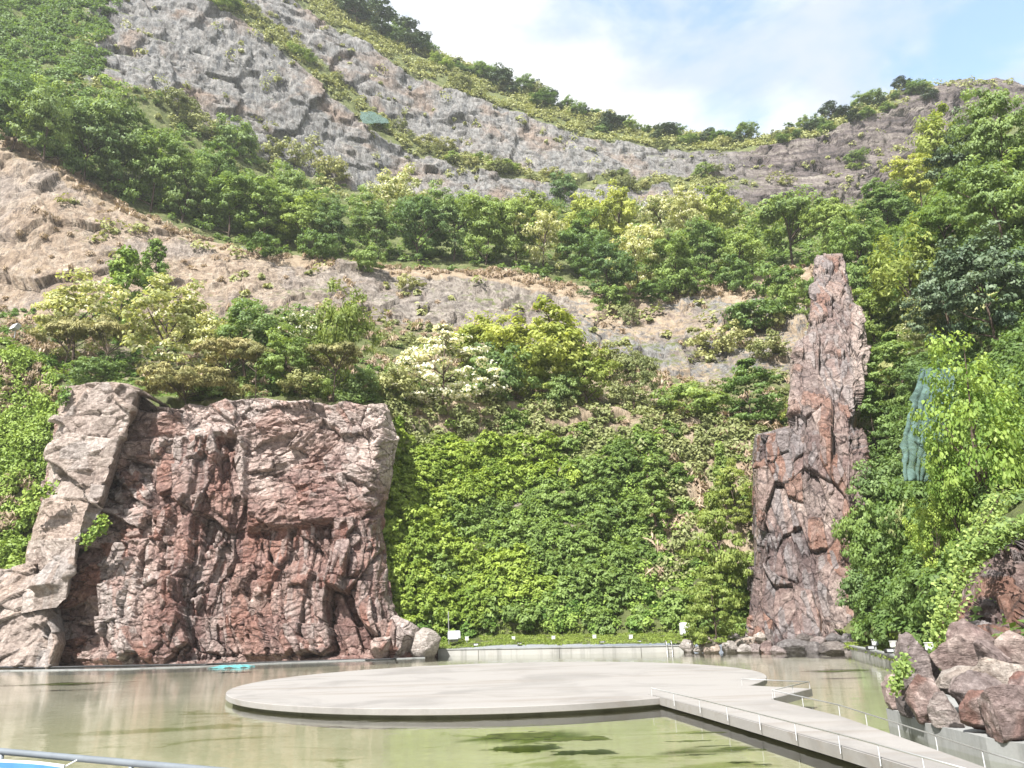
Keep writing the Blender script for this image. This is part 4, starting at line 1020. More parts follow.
B = 'belt trees on the bench above the tan cliff'
T = [
 # belt on the left bench, above the tan cliff
 ('dark', 8, 152, 72, 'dark green tree standing above the tan cliff, cut by the left edge', B, 70),
 ('dark', 42, 166, 78, 'dark layered tree above the tan cliff, second from the left edge', B, 66),
 ('dark', 84, 184, 92, 'tall bushy dark tree under the creeper covered left slope', B, 66),
 ('dark', 112, 192, 84, 'tallest dark crown of the belt over the tan cliff', B, 78),
 ('broad', 150, 210, 122, 'green tree with bright top just right of the tallest dark crown', B, 66),
 ('dark', 182, 222, 148, 'dark tree low on the belt, its crown touching the dry grass', B, 62),
 ('broad', 208, 212, 140, 'mid green tree behind the belt, below the lone round shrub', B, 56),
 ('broad', 228, 236, 168, 'wide mid green tree right under the lone round shrub', B, 66),
 ('broad', 262, 245, 172, 'pale green layered tree in the middle of the left belt', B, 66),
 ('dark', 286, 240, 160, 'dark tree rising behind the middle of the left belt', B, 56),
 ('broad', 302, 252, 190, 'rounded green tree over the dry grass brow', B, 56),
 ('dark', 325, 256, 196, 'dark green tree at the right end of the left belt', B, 52),
 ('shrub', 318, 262, 230, 'low bright shrub at the foot of the right end of the left belt', None, 44),
 ('shrub', 262, 258, 236, 'low green shrub hanging over the dry brow beneath the left belt', None, 38),
 ('dshrub', 234, 158, 117, 'lone round dark shrub at the foot of the grey cliff', None, 54),
 ('scrub', 176, 118, 92, 'pale yellow scrub at the foot of the grey slab, upper left', None, 46),
 ('scrub', 208, 140, 116, 'pale yellow scrub left of the lone round shrub', None, 44),
 ('scrub', 292, 166, 136, 'dry pale scrub right of the lone round shrub', None, 52),
 ('scrub', 330, 182, 160, 'sparse olive scrub under the grey slab beside the rock shelf', None, 44),
 # middle belt
 ('locust', 395, 236, 164, 'pale tree with cream blossom rising over the middle belt', 'middle belt', 62),
 ('dark', 372, 258, 192, 'dark tree left of the cream blossomed one on the middle belt', B, 54),
 ('dark', 420, 264, 186, 'broad dark crown in front of the cream blossomed tree', B, 66),
 ('dark', 452, 262, 186, 'dark open crowned tree with its trunk in view, middle belt', B, 60),
 ('broad', 485, 266, 192, 'mid green tree over the dry grass, middle of the photo', B, 56),
 ('broad', 515, 268, 194, 'yellowish green tree right of the photo\'s middle on the belt', B, 52),
 ('locust', 542, 272, 200, 'grey green blossoming tree on the belt right of the middle', 'middle belt', 58),
 ('dshrub', 563, 200, 170, 'small dark round tree at the foot of the pale cliff', None, 34),
 ('young', 538, 240, 184, 'young yellow green tree behind the belt under the pale cliff', B, 40),
 ('young', 588, 252, 184, 'golden green young tree beside the small dark round one', B, 44),
 ('young', 618, 250, 180, 'bright young tree with two pointed tops on the belt', B, 44),
 ('broad', 580, 280, 214, 'green tree below the golden young one', B, 54),
 ('dark', 606, 300, 232, 'dark bushy tree dropping below the belt over pale rock', B, 58),
 ('locust', 640, 292, 212, 'white flecked tree above the pale rock patch', 'middle belt', 60),
 ('locust', 662, 248, 184, 'pale feathery blossoming tree against the cliff, left of its twin', 'middle belt', 52),
 ('locust', 690, 256, 186, 'pale feathery blossoming tree against the cliff, right of its twin', 'middle belt', 52),
 ('broad', 672, 296, 232, 'olive green tree in front of the pale feathery pair', B, 56),
 ('young', 722, 246, 178, 'yellow green young tree left of the great spreading tree', B, 46),
 ('broad', 706, 282, 218, 'pale green tree beneath the yellow green young one', B, 50),
 ('zelkova', 790, 268, 184, 'great spreading dark green tree above the waterfall rock', B, 108),
 ('broad', 742, 284, 226, 'small green tree under the left side of the great spreading tree', B, 46),
 ('broad', 838, 262, 196, 'light green tree at the top right of the waterfall rock', B, 46),
 ('shrub', 610, 306, 276, 'dark green shrub overhanging the pale rock patch on its left', None, 44),
 ('shrub', 650, 302, 280, 'yellow green shrub on the brow of the pale rock patch', None, 44),
 ('shrub', 690, 298, 272, 'green shrub above the middle of the pale rock patch', None, 46),
 ('shrub', 736, 292, 258, 'rounded shrub in the dip left of the waterfall rock\'s top', None, 46),
 ('shrub', 776, 300, 262, 'big rounded shrub right beside the waterfall rock\'s top', None, 60),
 ('shrub', 754, 330, 292, 'light green shrub on the slope left of the waterfall rock', None, 66),
 ('shrub', 790, 322, 286, 'leafy shrub touching the left side of the waterfall rock high up', None, 44),
 ('scrub', 720, 350, 318, 'dry looking scrub among pale stones left of the waterfall rock', None, 60),
 ('scrub', 768, 356, 330, 'sparse tan scrub against the waterfall rock\'s left flank', None, 46),
 ('scrub', 630, 322, 300, 'small scrub growing on the pale rock patch', None, 22),
 ('shrub', 368, 276, 250, 'pale shrub at the brow in the gap between the belts', None, 40),
 ('scrub', 405, 290, 270, 'little olive shrub alone on the dry grass brow', None, 24),
 # bench behind the red cliff
 ('locust', 70, 368, 276, 'pale yellow green tree with lacy crown at the left over the pines', None, 96),
 ('ivycol', 116, 340, 246, 'ivy clad column of leaves climbing the tan cliff, the larger', None, 40),
 ('ivycol', 150, 296, 240, 'ivy clad column of leaves climbing the tan cliff, the smaller', None, 24),
 ('pine', 58, 380, 312, 'small pine with dark trunk at the left, behind the pale buttress', None, 58),
 ('pine', 98, 382, 312, 'small pine right beside the leftmost one above the pale buttress', None, 62),
 ('dshrub', 92, 392, 362, 'dark green shrub in shade under the two small pines', None, 52),
 ('locust', 158, 384, 284, 'broad creamy tree with layered crown over the low pine', None, 118),
 ('locust', 208, 384, 312, 'cream flowered tree between the creamy broad one and the dark one', None, 70),
 ('dark', 246, 384, 298, 'dark green tree flecked white behind the row of pines', None, 86),
 ('locust', 300, 384, 308, 'white blossomed tree behind the round green one', None, 66, None, 'leaf_white'),
 ('feather', 336, 392, 284, 'tall feathery yellow green tree behind the leaning pine', None, 60),
 ('pine', 228, 400, 336, 'pine with flat olive crown right of the low pine', None, 74),
 ('pine', 258, 403, 350, 'small flat topped pine between the olive one and the round green tree', None, 50),
 ('broad', 284, 402, 330, 'round green tree with several stems on the red cliff\'s top', None, 62),
 ('pine', 330, 404, 340, 'leaning dark trunked pine at the right end of the red cliff', None, 70),
 ('lowpine', 188, 408, 354, 'low wide olive pine spilling over the top of the red cliff', None, 120),
 ('dshrub', 362, 402, 372, 'dark shrub right of the leaning pine', None, 40),
 ('shrub', 318, 404, 384, 'low green shrub under the leaning pine', None, 36),
 ('shrub', 215, 404, 384, 'low dark shrub right of the low wide pine on the cliff top', None, 40, None, 'leaf_dark'),
 ('scrub', 300, 404, 380, 'dry scrub behind the stems of the round green tree', None, 48),
 ('scrub', 390, 408, 372, 'dry tan scrub between the leaning pine and the white tree', None, 52),
 ('white', 442, 412, 328, 'white flowering tree with layered crown above the creeper slope', None, 118),
 ('dshrub', 498, 410, 350, 'dark green tree right of the white flowering one', None, 66),
 ('young', 478, 372, 312, 'lime tree behind the white flowering one', None, 58),
 ('young', 515, 388, 316, 'bright yellow green tree over the dark one', None, 62),
 ('young', 556, 408, 304, 'tall lacy yellow green tree in the middle of the photo', None, 76),
 ('broad', 530, 406, 346, 'green tree between the dark one and the tall lacy one', None, 54, None, 'leaf_yellow'),
 ('young', 590, 410, 338, 'pale lime tree right of the tall lacy one', None, 54),
 ('dshrub', 562, 416, 376, 'dark shrub in the shade under the tall lacy tree', None, 40),
 ('locust', 634, 410, 344, 'thin grey green tree before the dry slope', None, 50, None, 'leaf_scrub'),
 ('scrub', 604, 372, 340, 'yellowish scrub under the pale rock patch', None, 50),
 ('shrub', 692, 420, 384, 'low green tree left of the layered one by the waterfall rock', None, 74),
 ('layer', 752, 420, 360, 'layered green tree against the waterfall rock above the step', None, 90),
 ('shrub', 800, 430, 398, 'yellow green shrub at the waterfall rock\'s step', None, 30, None, 'leaf_yellow'),
 # between creeper slope and waterfall rock
 ('cone', 726, 512, 444, 'narrow dark conifer beside the lower waterfall rock', None, 26),
 ('layer', 738, 520, 462, 'layered yellow green shrub behind the narrow conifer', None, 46, None, 'leaf_yellow'),
 ('layer', 722, 602, 500, 'layered tree with yellow green tips against the waterfall rock', None, 76, None, 'leaf_yellow'),
 ('layer', 716, 640, 574, 'lower layered tree over the boulder pile', None, 72, None, 'leaf_yellow'),
 ('cone', 656, 520, 458, 'narrow leafy bush at the creeper slope\'s right end', None, 34),
 # right flank
 ('dark', 1012, 190, 78, 'dark tree on the skyline cut by the right edge', None, 74),
 ('dark', 972, 206, 120, 'dark green tree below the skyline at the right', None, 70, None, 'needle_dark'),
 ('young', 950, 190, 104, 'tall light green tree highest on the right flank', None, 50),
 ('broad', 922, 214, 150, 'light green tree against the purple cliff', None, 48, None, 'leaf_yellow'),
 ('broad', 890, 238, 176, 'mid green tree at the foot of the purple cliff', None, 56),
 ('dark', 1004, 262, 150, 'large dark layered tree at the right edge, upper half', None, 96),
 ('broad', 950, 262, 196, 'rounded pale green tree in the right flank\'s upper middle', None, 74),
 ('broad', 864, 288, 212, 'pale leafy tree right of the waterfall rock\'s top', None, 60),
 ('feather', 912, 322, 222, 'feathery bright yellow green tree on the right flank', None, 82),
 ('dark', 1000, 350, 230, 'dark conifer like tree behind the lime leaved maple', None, 100, None, 'needle_dark'),
 ('dark', 958, 352, 256, 'dark dense tree right of the feathery yellow green one', None, 76, None, 'needle_dark'),
 ('locust', 936, 366, 296, 'white flecked tree below the feathery yellow green one', None, 66),
 ('shrub', 856, 306, 262, 'leafy shrub touching the right side of the waterfall rock high up', None, 40),
 ('shrub', 812, 300, 272, 'low shrub at the left of the waterfall rock\'s very top', None, 30),
 ('broad', 874, 352, 286, 'green tree leaning over the waterfall rock\'s right side', None, 56),
 ('layer', 900, 402, 334, 'layered tree with pale tips above the green netting', None, 92),
 ('layer', 880, 466, 386, 'layered tree with cream tips low beside the waterfall rock', None, 80),
 ('dark', 944, 420, 350, 'deep green tree behind the green netting', None, 70),
 ('dshrub', 896, 520, 462, 'dark shrub in the shade below the green netting', None, 60),
 ('shrub', 880, 570, 510, 'green shrub on the bank right of the lower waterfall rock', None, 50),
 ('dshrub', 874, 628, 574, 'dark shrub at the lawn\'s corner by the waterfall rock', None, 44),
 ('shrub', 905, 600, 540, 'leafy shrub in the middle of the right bank', None, 60),
 ('shrub', 925, 640, 590, 'low shrub over the lawn lights on the right bank', None, 50),
 ('shrub', 940, 560, 490, 'dense green shrub above the creeper on the right bank', None, 70),
 ('shrub', 912, 560, 500, 'pale green shrub beside the dense one on the right bank', None, 50, None, 'leaf_scrub'),
]
NEAR = [(1000, 580, 298, 40, 120, 'big lime green tree with broad leaves at the right edge, nearest of all'),
        (962, 540, 410, 43, 54, 'lime leaved sapling left of the nearest broad leaved tree'),
        (1044, 550, 350, 41, 100, 'broad leaved tree cut off by the right edge above the crag'),
        (944, 590, 480, 46, 48, 'lime leaved sapling above the lawn lights and the bright creeper')]
for t in T:
    t = list(t) + [None] * (9 - len(t))
    plant(t[0], t[1], t[2], t[3], t[4], t[5], t[6], t[7], t[8], point=at(t[1], t[2] + 7, 69.3) if t[0] == 'lowpine' else (at_raw(t[1], t[2], ground(t[1], t[2])[1] - 2.8) if t[0] in ('layer', 'cone') and 650 < t[1] < 745 else None))
for px, b, tp, Y, wd, lab in NEAR:
    Y += 8
    q = ground(px, b - 20)
    plant('maple', px, b, tp, lab, None, wd, point=at(px, b, Y), sink=1.5)
# trees along the skyline
rs = np.random.default_rng(5)
RG = 'small trees along the skyline ridge'
for k, px in enumerate(np.concatenate([np.linspace(322, 470, 19), np.linspace(478, 745, 31)])):
    c = int(np.searchsorted(pxs, px)); y = PY[-1, c] + rs.uniform(0, 14)
    h = rs.uniform(9, 24) * (1.35 if px < 440 else 0.8)
    kd = rs.choice(['ridge', 'ridge', 'dark', 'broad'])
    plant(kd, px, y, y - h, 'small dark tree on the skyline ridge above the pale grey cliff', RG, h * rs.uniform(1.0, 1.7), matover=None)
for k, px in enumerate(np.linspace(782, 930, 22)):
    c = int(np.searchsorted(pxs, px)); y = PY[-1, c] + rs.uniform(0, 16)
    h = rs.uniform(8, 17)
    plant(rs.choice(['ridge', 'dark', 'broad']), px, y, y - h, 'small tree on the brow of the far purple cliff', 'small trees on the purple cliff\'s brow', h * rs.uniform(1.1, 1.9))
# shrubs on the ledges of the grey cliffs
n = 0
while n < 60:
    px = rs.uniform(110, 860); row = rs.choice([7, 7, 9]); c = int(np.searchsorted(pxs, px)); r = rs.choice(np.where(SEG == row)[0])
    y = PY[r, c]
    if y < 2: continue
    h = rs.uniform(6, 13)
    plant(rs.choice(['scrub', 'scrub', 'shrub']), px, y, y - h, 'small scrubby bush on a ledge of the grey cliffs', 'bushes on the cliff ledges', h * rs.uniform(1.6, 2.8)); n += 1

# ---- cover nobody could count: creeper, scrub, grass
def scatter(mask_p, n, rs, rows=(0, NR - 1)):
    """n random points of the hillside by weight: positions, normals"""
    r0, r1 = rows
    A = P[r0:r1 + 1]; W = mask_p[r0:r1 + 1].copy()
    du = np.linalg.norm(np.gradient(A, axis=1), axis=-1); dv = np.linalg.norm(np.gradient(A, axis=0), axis=-1)
    W = np.clip(W, 0, None) * du * dv
    cdf = np.cumsum(W.ravel()); idx = np.searchsorted(cdf, rs.uniform(0, cdf[-1], n))
    i, j = np.unravel_index(np.clip(idx, 0, W.size - 1), W.shape)
    i = np.clip(i, 0, A.shape[0] - 2); j = np.clip(j, 0, A.shape[1] - 2)
    a, b = rs.uniform(0, 1, (2, n, 1))
    p = A[i, j] * (1 - a) * (1 - b) + A[i + 1, j] * a * (1 - b) + A[i, j + 1] * (1 - a) * b + A[i + 1, j + 1] * a * b
    return p, NP_[r0:r1 + 1][i, j]
def C_(p, ci, k): return p[ci, k]
def mounds(name, mat, mask, n, per, rad, leaf, seed, lift=0.4, droop=0.0, aspect=1.7, up=0.4, flat=0.75, face=0.5):
    rs = np.random.default_rng(seed)
    p, nn = scatter(mask, n, rs)
    R = rad[0] + (rad[1] - rad[0]) * rs.uniform(0, 1, n) ** 2.2
    ci = np.repeat(np.arange(n), per)
    d = sph(rs, n * per); r = rs.uniform(0.2, 1, n * per) ** 0.5
    nd = (d * nn[ci]).sum(1)
    d = d - np.where(nd < -0.2, nd * 1.2, 0)[:, None] * nn[ci]
    st = rs.uniform(0.65, 1.5, (n, 3)); off = d * (r * R[ci])[:, None] * st[ci]; off[:, 2] *= flat
    off += np.abs(fbm(C_(p, ci, 0) + off[:, 0] * 1.3, off[:, 1] * 1.3, off[:, 2] * 1.3, seed=seed, octv=2))[:, None] * d * R[ci][:, None] * 0.7
    C = p[ci] + nn[ci] * (lift * R[ci])[:, None] + off
    tint = np.clip(0.5 + 0.55 * fbm(p[:, 0] / 6, p[:, 1] / 6, p[:, 2] / 6, seed=seed + 60, octv=3), 0, 1)[ci] * 0.4 + rs.uniform(0, 1, n)[ci] * 0.3 + rs.uniform(0, 1, n * per) * 0.3
    me = cards_mesh(name, C, d * 0.7 + nn[ci] * face, leaf, rs, tint, None, aspect=aspect, droop=droop, up=up)
    return tag(link(name, me, M[mat]), kind='stuff')
SEGC = np.broadcast_to(SEG[:, None], PY.shape); TTc = np.broadcast_to(TT[:, None], PY.shape)
nzs = fbm(X / 5, Yw / 5, Z / 5, seed=91, octv=4)
bank = (SEGC == 1) * smooth(366, 380, PXg) * smooth(765, 750, PXg)
mid_bare = smooth(640, 685, PXg) * smooth(610, 540, PY)
mounds('ivy', 'leaf_ivy', bank * smooth(0.9, 0.74, TTc + 0.22 * nzs) * (1 - 0.9 * mid_bare), 700, 90, (0.4, 0.9), 0.24, 25, lift=0.1)
def bushes(name, mat, mask, n, sub, per, rad, leaf, seed, hang=0.5):
    """a tangle of overlapping bushy domes, each made of leaf sprays, with deep gaps between"""
    rs = np.random.default_rng(seed)
    p, nn = scatter(mask, n, rs)
    nn = nn * np.array([1, 1, 0.5]); nn /= np.linalg.norm(nn, axis=1, keepdims=True)
    R = rad[0] + (rad[1] - rad[0]) * rs.uniform(0, 1, n) ** 1.4
    k = n * sub; bi = np.repeat(np.arange(n), sub)
    d = sph(rs, k) + nn[bi] * 0.75; d[:, 2] += 0.25; d /= np.linalg.norm(d, axis=1, keepdims=True)
    st = rs.uniform(0.7, 1.35, (n, 3))
    c = p[bi] + d * (R[bi] * rs.uniform(0.6, 1.0, k))[:, None] * st[bi]
    c[:, 2] -= hang * rs.uniform(0, 1, k) ** 2 * R[bi]
    q = k * per; ci = np.repeat(np.arange(k), per)
    e = sph(rs, q); cr = (0.24 + 0.12 * rs.uniform(0, 1, k)) * np.sqrt(R[bi])
    off = e * (cr[ci] * rs.uniform(0.2, 1, q) ** 0.5)[:, None]; off[:, 2] = off[:, 2] * 0.55
    out = np.hypot(off[:, 0], off[:, 1]); off[:, 2] -= 0.45 * out
    C = c[ci] + off
    tint = np.clip(rs.uniform(0, 1, n)[bi][ci] * 0.5 + rs.uniform(0, 1, k)[ci] * 0.25 + rs.uniform(0, 1, q) * 0.25, 0, 1)
    Nn = d[ci] * 0.6 + e * 0.4
    me = cards_mesh(name, C, Nn, leaf, rs, tint, None, aspect=2.1, droop=0.9, up=0.55)
    return tag(link(name, me, M[mat]), kind='stuff')
vm = bank * smooth(0.9, 0.74, TTc + 0.22 * nzs) * (1 - 0.93 * mid_bare)
patch = fbm(X / 7 + 3, Yw / 7, Z / 6, seed=95, octv=3) + 0.35 * smooth(520, 600, PXg) - 0.25 * smooth(520, 440, PXg)
bushes('climbing_vines', 'leaf_vine', vm * smooth(0.12, -0.02, patch), 290, 46, 26, (0.6, 2.1), 0.27, 1)
bushes('climbing_vines', 'leaf_mid', vm * smooth(-0.02, 0.12, patch), 190, 44, 24, (0.6, 2.0), 0.26, 22)
bushes('ivy', 'leaf_ivy', vm * smooth(0.2, 0.05, TTc) , 70, 36, 22, (0.4, 1.0), 0.22, 23)
mounds('scrub', 'leaf_scrub', (bank * (smooth(0.7, 0.85, TTc) * 1.3 + mid_bare * 0.9) + 0.8 * (SEGC == 2) * smooth(-0.25, 0.1, nzs) * (PXg > 380) * (PXg < 850)), 1000, 70, (0.35, 1.0), 0.32, 3)
mounds('dry_grass', 'dry_stalk', (bank * (mid_bare + 0.2 * smooth(.5, .9, TTc)) + (SEGC == 4) * 0.9 + 0.5 * (SEGC == 2) + 0.05 * (SEGC == 3) + bank * 0.10 * smooth(0.15, 0.3, fbm(X / 4, Yw / 4, Z / 4, seed=133, octv=3))) * (PXg < 850) * smooth(-0.3, 0.1, -nzs), 1500, 40, (0.3, 0.8), 0.42, 4, aspect=6, droop=-2.0, up=0.0)
left = (SEGC == 1) * smooth(75, 45, PXg) * (PXg > -120)
mounds('ivy', 'leaf_ivy', left * smooth(-0.6, -0.3, nzs), 900, 130, (0.4, 1.2), 0.26, 5, droop=0.6, face=.2)
mounds('dry_grass', 'dry_stalk', left * smooth(0.0, 0.3, -nzs), 260, 50, (0.3, 0.8), 0.30, 41, aspect=5, droop=-1.5, up=0.0, lift=0.7)
mounds('climbing_vines', 'leaf_mid', (SEGC >= 5) * (SEGC < 8) * smooth(112, 95, PXg + 0.25 * (PY - 40)) * (PXg > -120) * (PY > -40), 1700, 75, (0.8, 2.0), 0.55, 6, droop=1.2, aspect=2.2)
mounds('undergrowth', 'leaf_mid', ((SEGC == 5) * (PXg < 1010) * (PXg > -120) * smooth(-0.4, 0.1, nzs) * (PY > 60)), 1900, 60, (0.7, 1.8), 0.5, 7)
rb = smooth(862, 872, PXg) * (SEGC >= 1) * (SEGC <= 4) * (PXg < 1290)
mounds('undergrowth', 'leaf_mid', rb * smooth(-0.35, 0.0, nzs), 2300, 110, (0.3, 1.0), 0.22, 8)
mounds('undergrowth', 'leaf_dark', rb, 1300, 90, (0.3, 0.8), 0.22, 9)
mounds('undergrowth', 'leaf_ivy', (SEGC == 2) * (PXg > -100) * (PXg < 420) * smooth(-0.1, 0.25, nzs), 420, 60, (0.3, 0.8), 0.28, 10)
mounds('undergrowth', 'leaf_dark', (SEGC == 2) * (PXg > 70) * (PXg < 400) * smooth(0.16, 0.06, TTc), 420, 80, (0.3, 0.9), 0.24, 31)
mounds('scrub', 'leaf_scrub', ((SEGC == 7) * (1 - 0.8 * smooth(700, 780, PXg)) + (SEGC == 9) * 1.8 * (1 - 0.85 * smooth(870, 920, PXg)) + 0.10 * (SEGC == 8) * (nzs > .1) + 0.08 * (SEGC == 6) * (nzs > .1) + 0.35 * (SEGC == 5) * (TTc > .6) + 0.15 * (SEGC == 3) * (nzs > .05)) * (PXg > 60) * (PXg < 1010) * smooth(-0.3, 0.2, nzs) * (PY > -40), 4200, 34, (0.6, 2.0), 0.65, 11)
mounds('lawn_grass', 'grass', (SEGC == 0) * (PXg > 380) * (PXg < 990), 3800, 30, (0.12, 0.35), 0.10, 12, aspect=3, droop=-1.2, lift=0.0, flat=0.3)

# bright creeper over the crag and the boulders' edge
def creeper(label, pts, n, spread, leaf, seed, mat='leaf_maple'):
    rs = np.random.default_rng(seed)
    Q = np.array([at(*p) for p in pts]); k = rs.uniform(0, len(Q) - 1.001, n); a = k.astype(int); f = (k - a)[:, None]
    C = Q[a] * (1 - f) + Q[a + 1] * f + rs.normal(size=(n, 3)) * spread
    root = tag(empty('creeper', tuple(Q[-1])), label, 'creeper')
    Nn = np.tile([-0.3, -0.8, 0.5], (n, 1)) + rs.normal(size=(n, 3)) * .4
    me = cards_mesh('foliage', C - Q[-1], Nn, leaf, rs, aspect=1.2); link('foliage', me, M[mat], root)
    t = MB(); t.tube([tuple(q - Q[-1]) for q in Q], 0.03, 5); t.build('stem', M['bark'], root)
creeper('bright creeper hanging down the left side of the crag to the lawn', [(1004, 490, 38.5), (980, 530, 39), (964, 570, 39.6), (946, 610, 40.2), (938, 642, 40.6)], 1500, (0.26, 0.16, 0.24), 0.115, 71, 'leaf_mid')
creeper('bright creeper along the top edge of the crag', [(960, 560, 40), (985, 545, 38), (1010, 530, 36), (1040, 520, 34)], 900, (0.25, 0.15, 0.15), 0.115, 72, 'leaf_mid')
creeper('small bright creeper at the waterline on the near pile\'s left end', [(907, 662, 37.0), (901, 672, 36.8), (894, 686, 36.6)], 300, (0.08, 0.07, 0.12), 0.10, 73, 'leaf_mid')
creeper('small leafy creeper on the pale buttress, lower part', [(52, 488, 59), (40, 492, 58.6), (30, 496, 58.5)], 320, (0.35, 0.2, 0.3), 0.3, 74, 'leaf_ivy')
creeper('tuft of leaves in the cleft between the buttress and the red cliff', [(104, 520, 60), (98, 532, 60), (84, 542, 60)], 260, (0.3, 0.2, 0.3), 0.3, 75, 'leaf_ivy')
creeper('leafy tuft at the top left corner of the pale buttress', [(66, 388, 62.5), (64, 398, 62), (62, 402, 62)], 160, (0.25, 0.2, 0.25), 0.3, 76, 'leaf_ivy')

# ------------------------------------------------------------------ small things around the pond
def spot(px, py, Y, label, h=0.56, rz=0.0, group=None):
    p = at(px, py, Y); m = MB()
    root = tag(empty('spotlight', (p[0], p[1], p[2] - h * 0.4), rz), label, 'spotlight', group)
    t = MB(); t.tube([(0, 0, 0), (0, 0, h * .45)], 0.05, 10); t.build('post', M['grey_plastic'], root)
    MB().box((0, 0, h * .72), (0.28, 0.24, h * .56), bev=0.03).build('housing', M['white_paint'], root)
    MB().box((0, -0.127, h * .74), (0.20, 0.02, h * .36), bev=0.006).build('lens', M['glass_lens'], root)
    MB().box((0, 0, h * 1.02), (0.33, 0.29, 0.035), bev=0.01).build('hood', M['white_paint'], root)
G1 = 'white spotlights along the back lawn'
for px, py, Y, lab in ((467, 641, 72.5, 'white spotlight on the back lawn, nearest the grey floodlight'), (513.5, 641, 73.5, 'white spotlight on the back lawn, second from the grey floodlight'),
                       (553.5, 640.5, 74, 'white spotlight in the middle of the back lawn'), (594.5, 639.5, 75, 'white spotlight on the back lawn, second from the ladder'),
                       (631, 639.5, 75.6, 'white spotlight on the back lawn, nearest the ladder')):
    spot(px, py, Y, lab, group=G1)
G2 = 'white spotlights by the curving wall'
for px, py, Y, lab in ((875.5, 646, 66, 'white spotlight on the right lawn, nearest the waterfall rock'), (894, 648, 61, 'white spotlight on the right lawn, second from the waterfall rock'),
                       (917, 649.5, 55, 'white spotlight on the right lawn, half hidden behind the near boulders'), (930, 651, 52, 'white spotlight on the right lawn, hidden most by the boulders')):
    spot(px, py, Y, lab, group=G2)
def flood(px, py, Y, label, w=0.42, h=0.26):
    p = at(px, py, Y)
    root = tag(empty('ground_floodlight', (p[0], p[1], p[2] - h / 2)), label, 'floodlight', 'black floodlights on the pond walls')
    MB().box((0, 0, h * .55), (w, 0.28, h * .8), rx=-0.25, bev=0.03).build('housing', M['black_plastic'], root)
    MB().box((0, -0.155, h * .6), (w * .8, 0.02, h * .55), rx=-0.25, bev=0.005).build('lens', M['grey_plastic'], root)
    m = MB(); m.box((0, 0.05, 0.02), (w * .6, .2, .04)); m.build('bracket', M['grey_plastic'], root)
for px, py, Y, lab in ((476, 645, 71.3, 'black floodlight on the back wall, first from the grey floodlight'), (520, 644.3, 72, 'black floodlight on the back wall beside the second spotlight'),
                       (560, 643.8, 73, 'black floodlight on the middle of the back wall'), (602, 642.8, 73.6, 'black floodlight on the back wall, second from the ladder'),
                       (639, 642.2, 74.4, 'black floodlight on the back wall, nearest the ladder'), (870, 648, 66, 'black floodlight by the spotlight nearest the waterfall rock'), (889, 651, 60.5, 'black floodlight by the right lawn\'s second spotlight')):
    flood(px, py, Y, lab)
p = at(685.5, 640, 77)
root = tag(empty('speaker_box', tuple(p)), 'white speaker box on a short post beside the pale boulders', 'speaker')
m = MB(); m.tube([(0, 0, -.3), (0, 0, .35)], .05, 8); m.build('post', M['black_plastic'], root)
MB().box((0, 0, .85), (.72, .5, .98), bev=.08).build('cabinet', M['white_paint'], root)
MB().box((0, -.256, .85), (.56, .02, .8), bev=.01).build('grille', M['white_cloth'], root)
p = at(454, 643, 71.5)
root = tag(empty('floodlight', tuple(p)), 'tilted grey floodlight on a pole at the red cliff\'s end of the lawn', 'floodlight')
m = MB(); m.tube([(-.45, .3, -.3), (-.5, .32, 2.6)], .05, 8); m.build('pole', M['steel'], root)
MB().box((0, 0, .62), (1.05, .4, .72), rz=.25, rx=-.3, bev=.06).build('housing', M['grey_plastic'], root)
MB().box((-.05, -.28, .56), (.8, .02, .5), rz=.25, rx=-.3, bev=.01).build('lens', M['glass_lens'], root)
MB().box((0, .05, .16), (.7, .35, .12), bev=.02).build('base_plate', M['concrete'], root)
p = at(15, 331, 78)
root = tag(empty('floodlight', tuple(p)), 'grey floodlight on the leafy slope at the left edge', 'floodlight')
MB().box((0, 0, .5), (1.1, .55, .8), rz=-.5, rx=-.4, bev=.06).build('housing', M['grey_plastic'], root)
MB().box((-.16, -.34, .42), (.85, .03, .55), rz=-.5, rx=-.4, bev=.01).build('lens', M['glass_lens'], root)
m = MB(); m.tube([(0, .1, -.9), (0, .1, .3)], .07, 8); m.build('post', M['steel'], root)
# ladder
p = at(670, 655, 73.9)
root = tag(empty('pool_ladder', tuple(p)), 'slim steel ladder hooked over the end of the back pond wall', 'ladder')
for dx in (-.2, .2):
    m = MB(); m.tube([(dx, 0, -.5), (dx, 0, .75), (dx, .08, .98), (dx, .3, 1.05), (dx, .5, .92), (dx, .55, .6)], .03, 8); m.build('rail', M['steel'], root, shade=True)
for z in (-.2, .1, .4):
    m = MB(); m.tube([(-.2, 0, z), (.2, 0, z)], .02, 6); m.build('rung', M['steel'], root, shade=True)
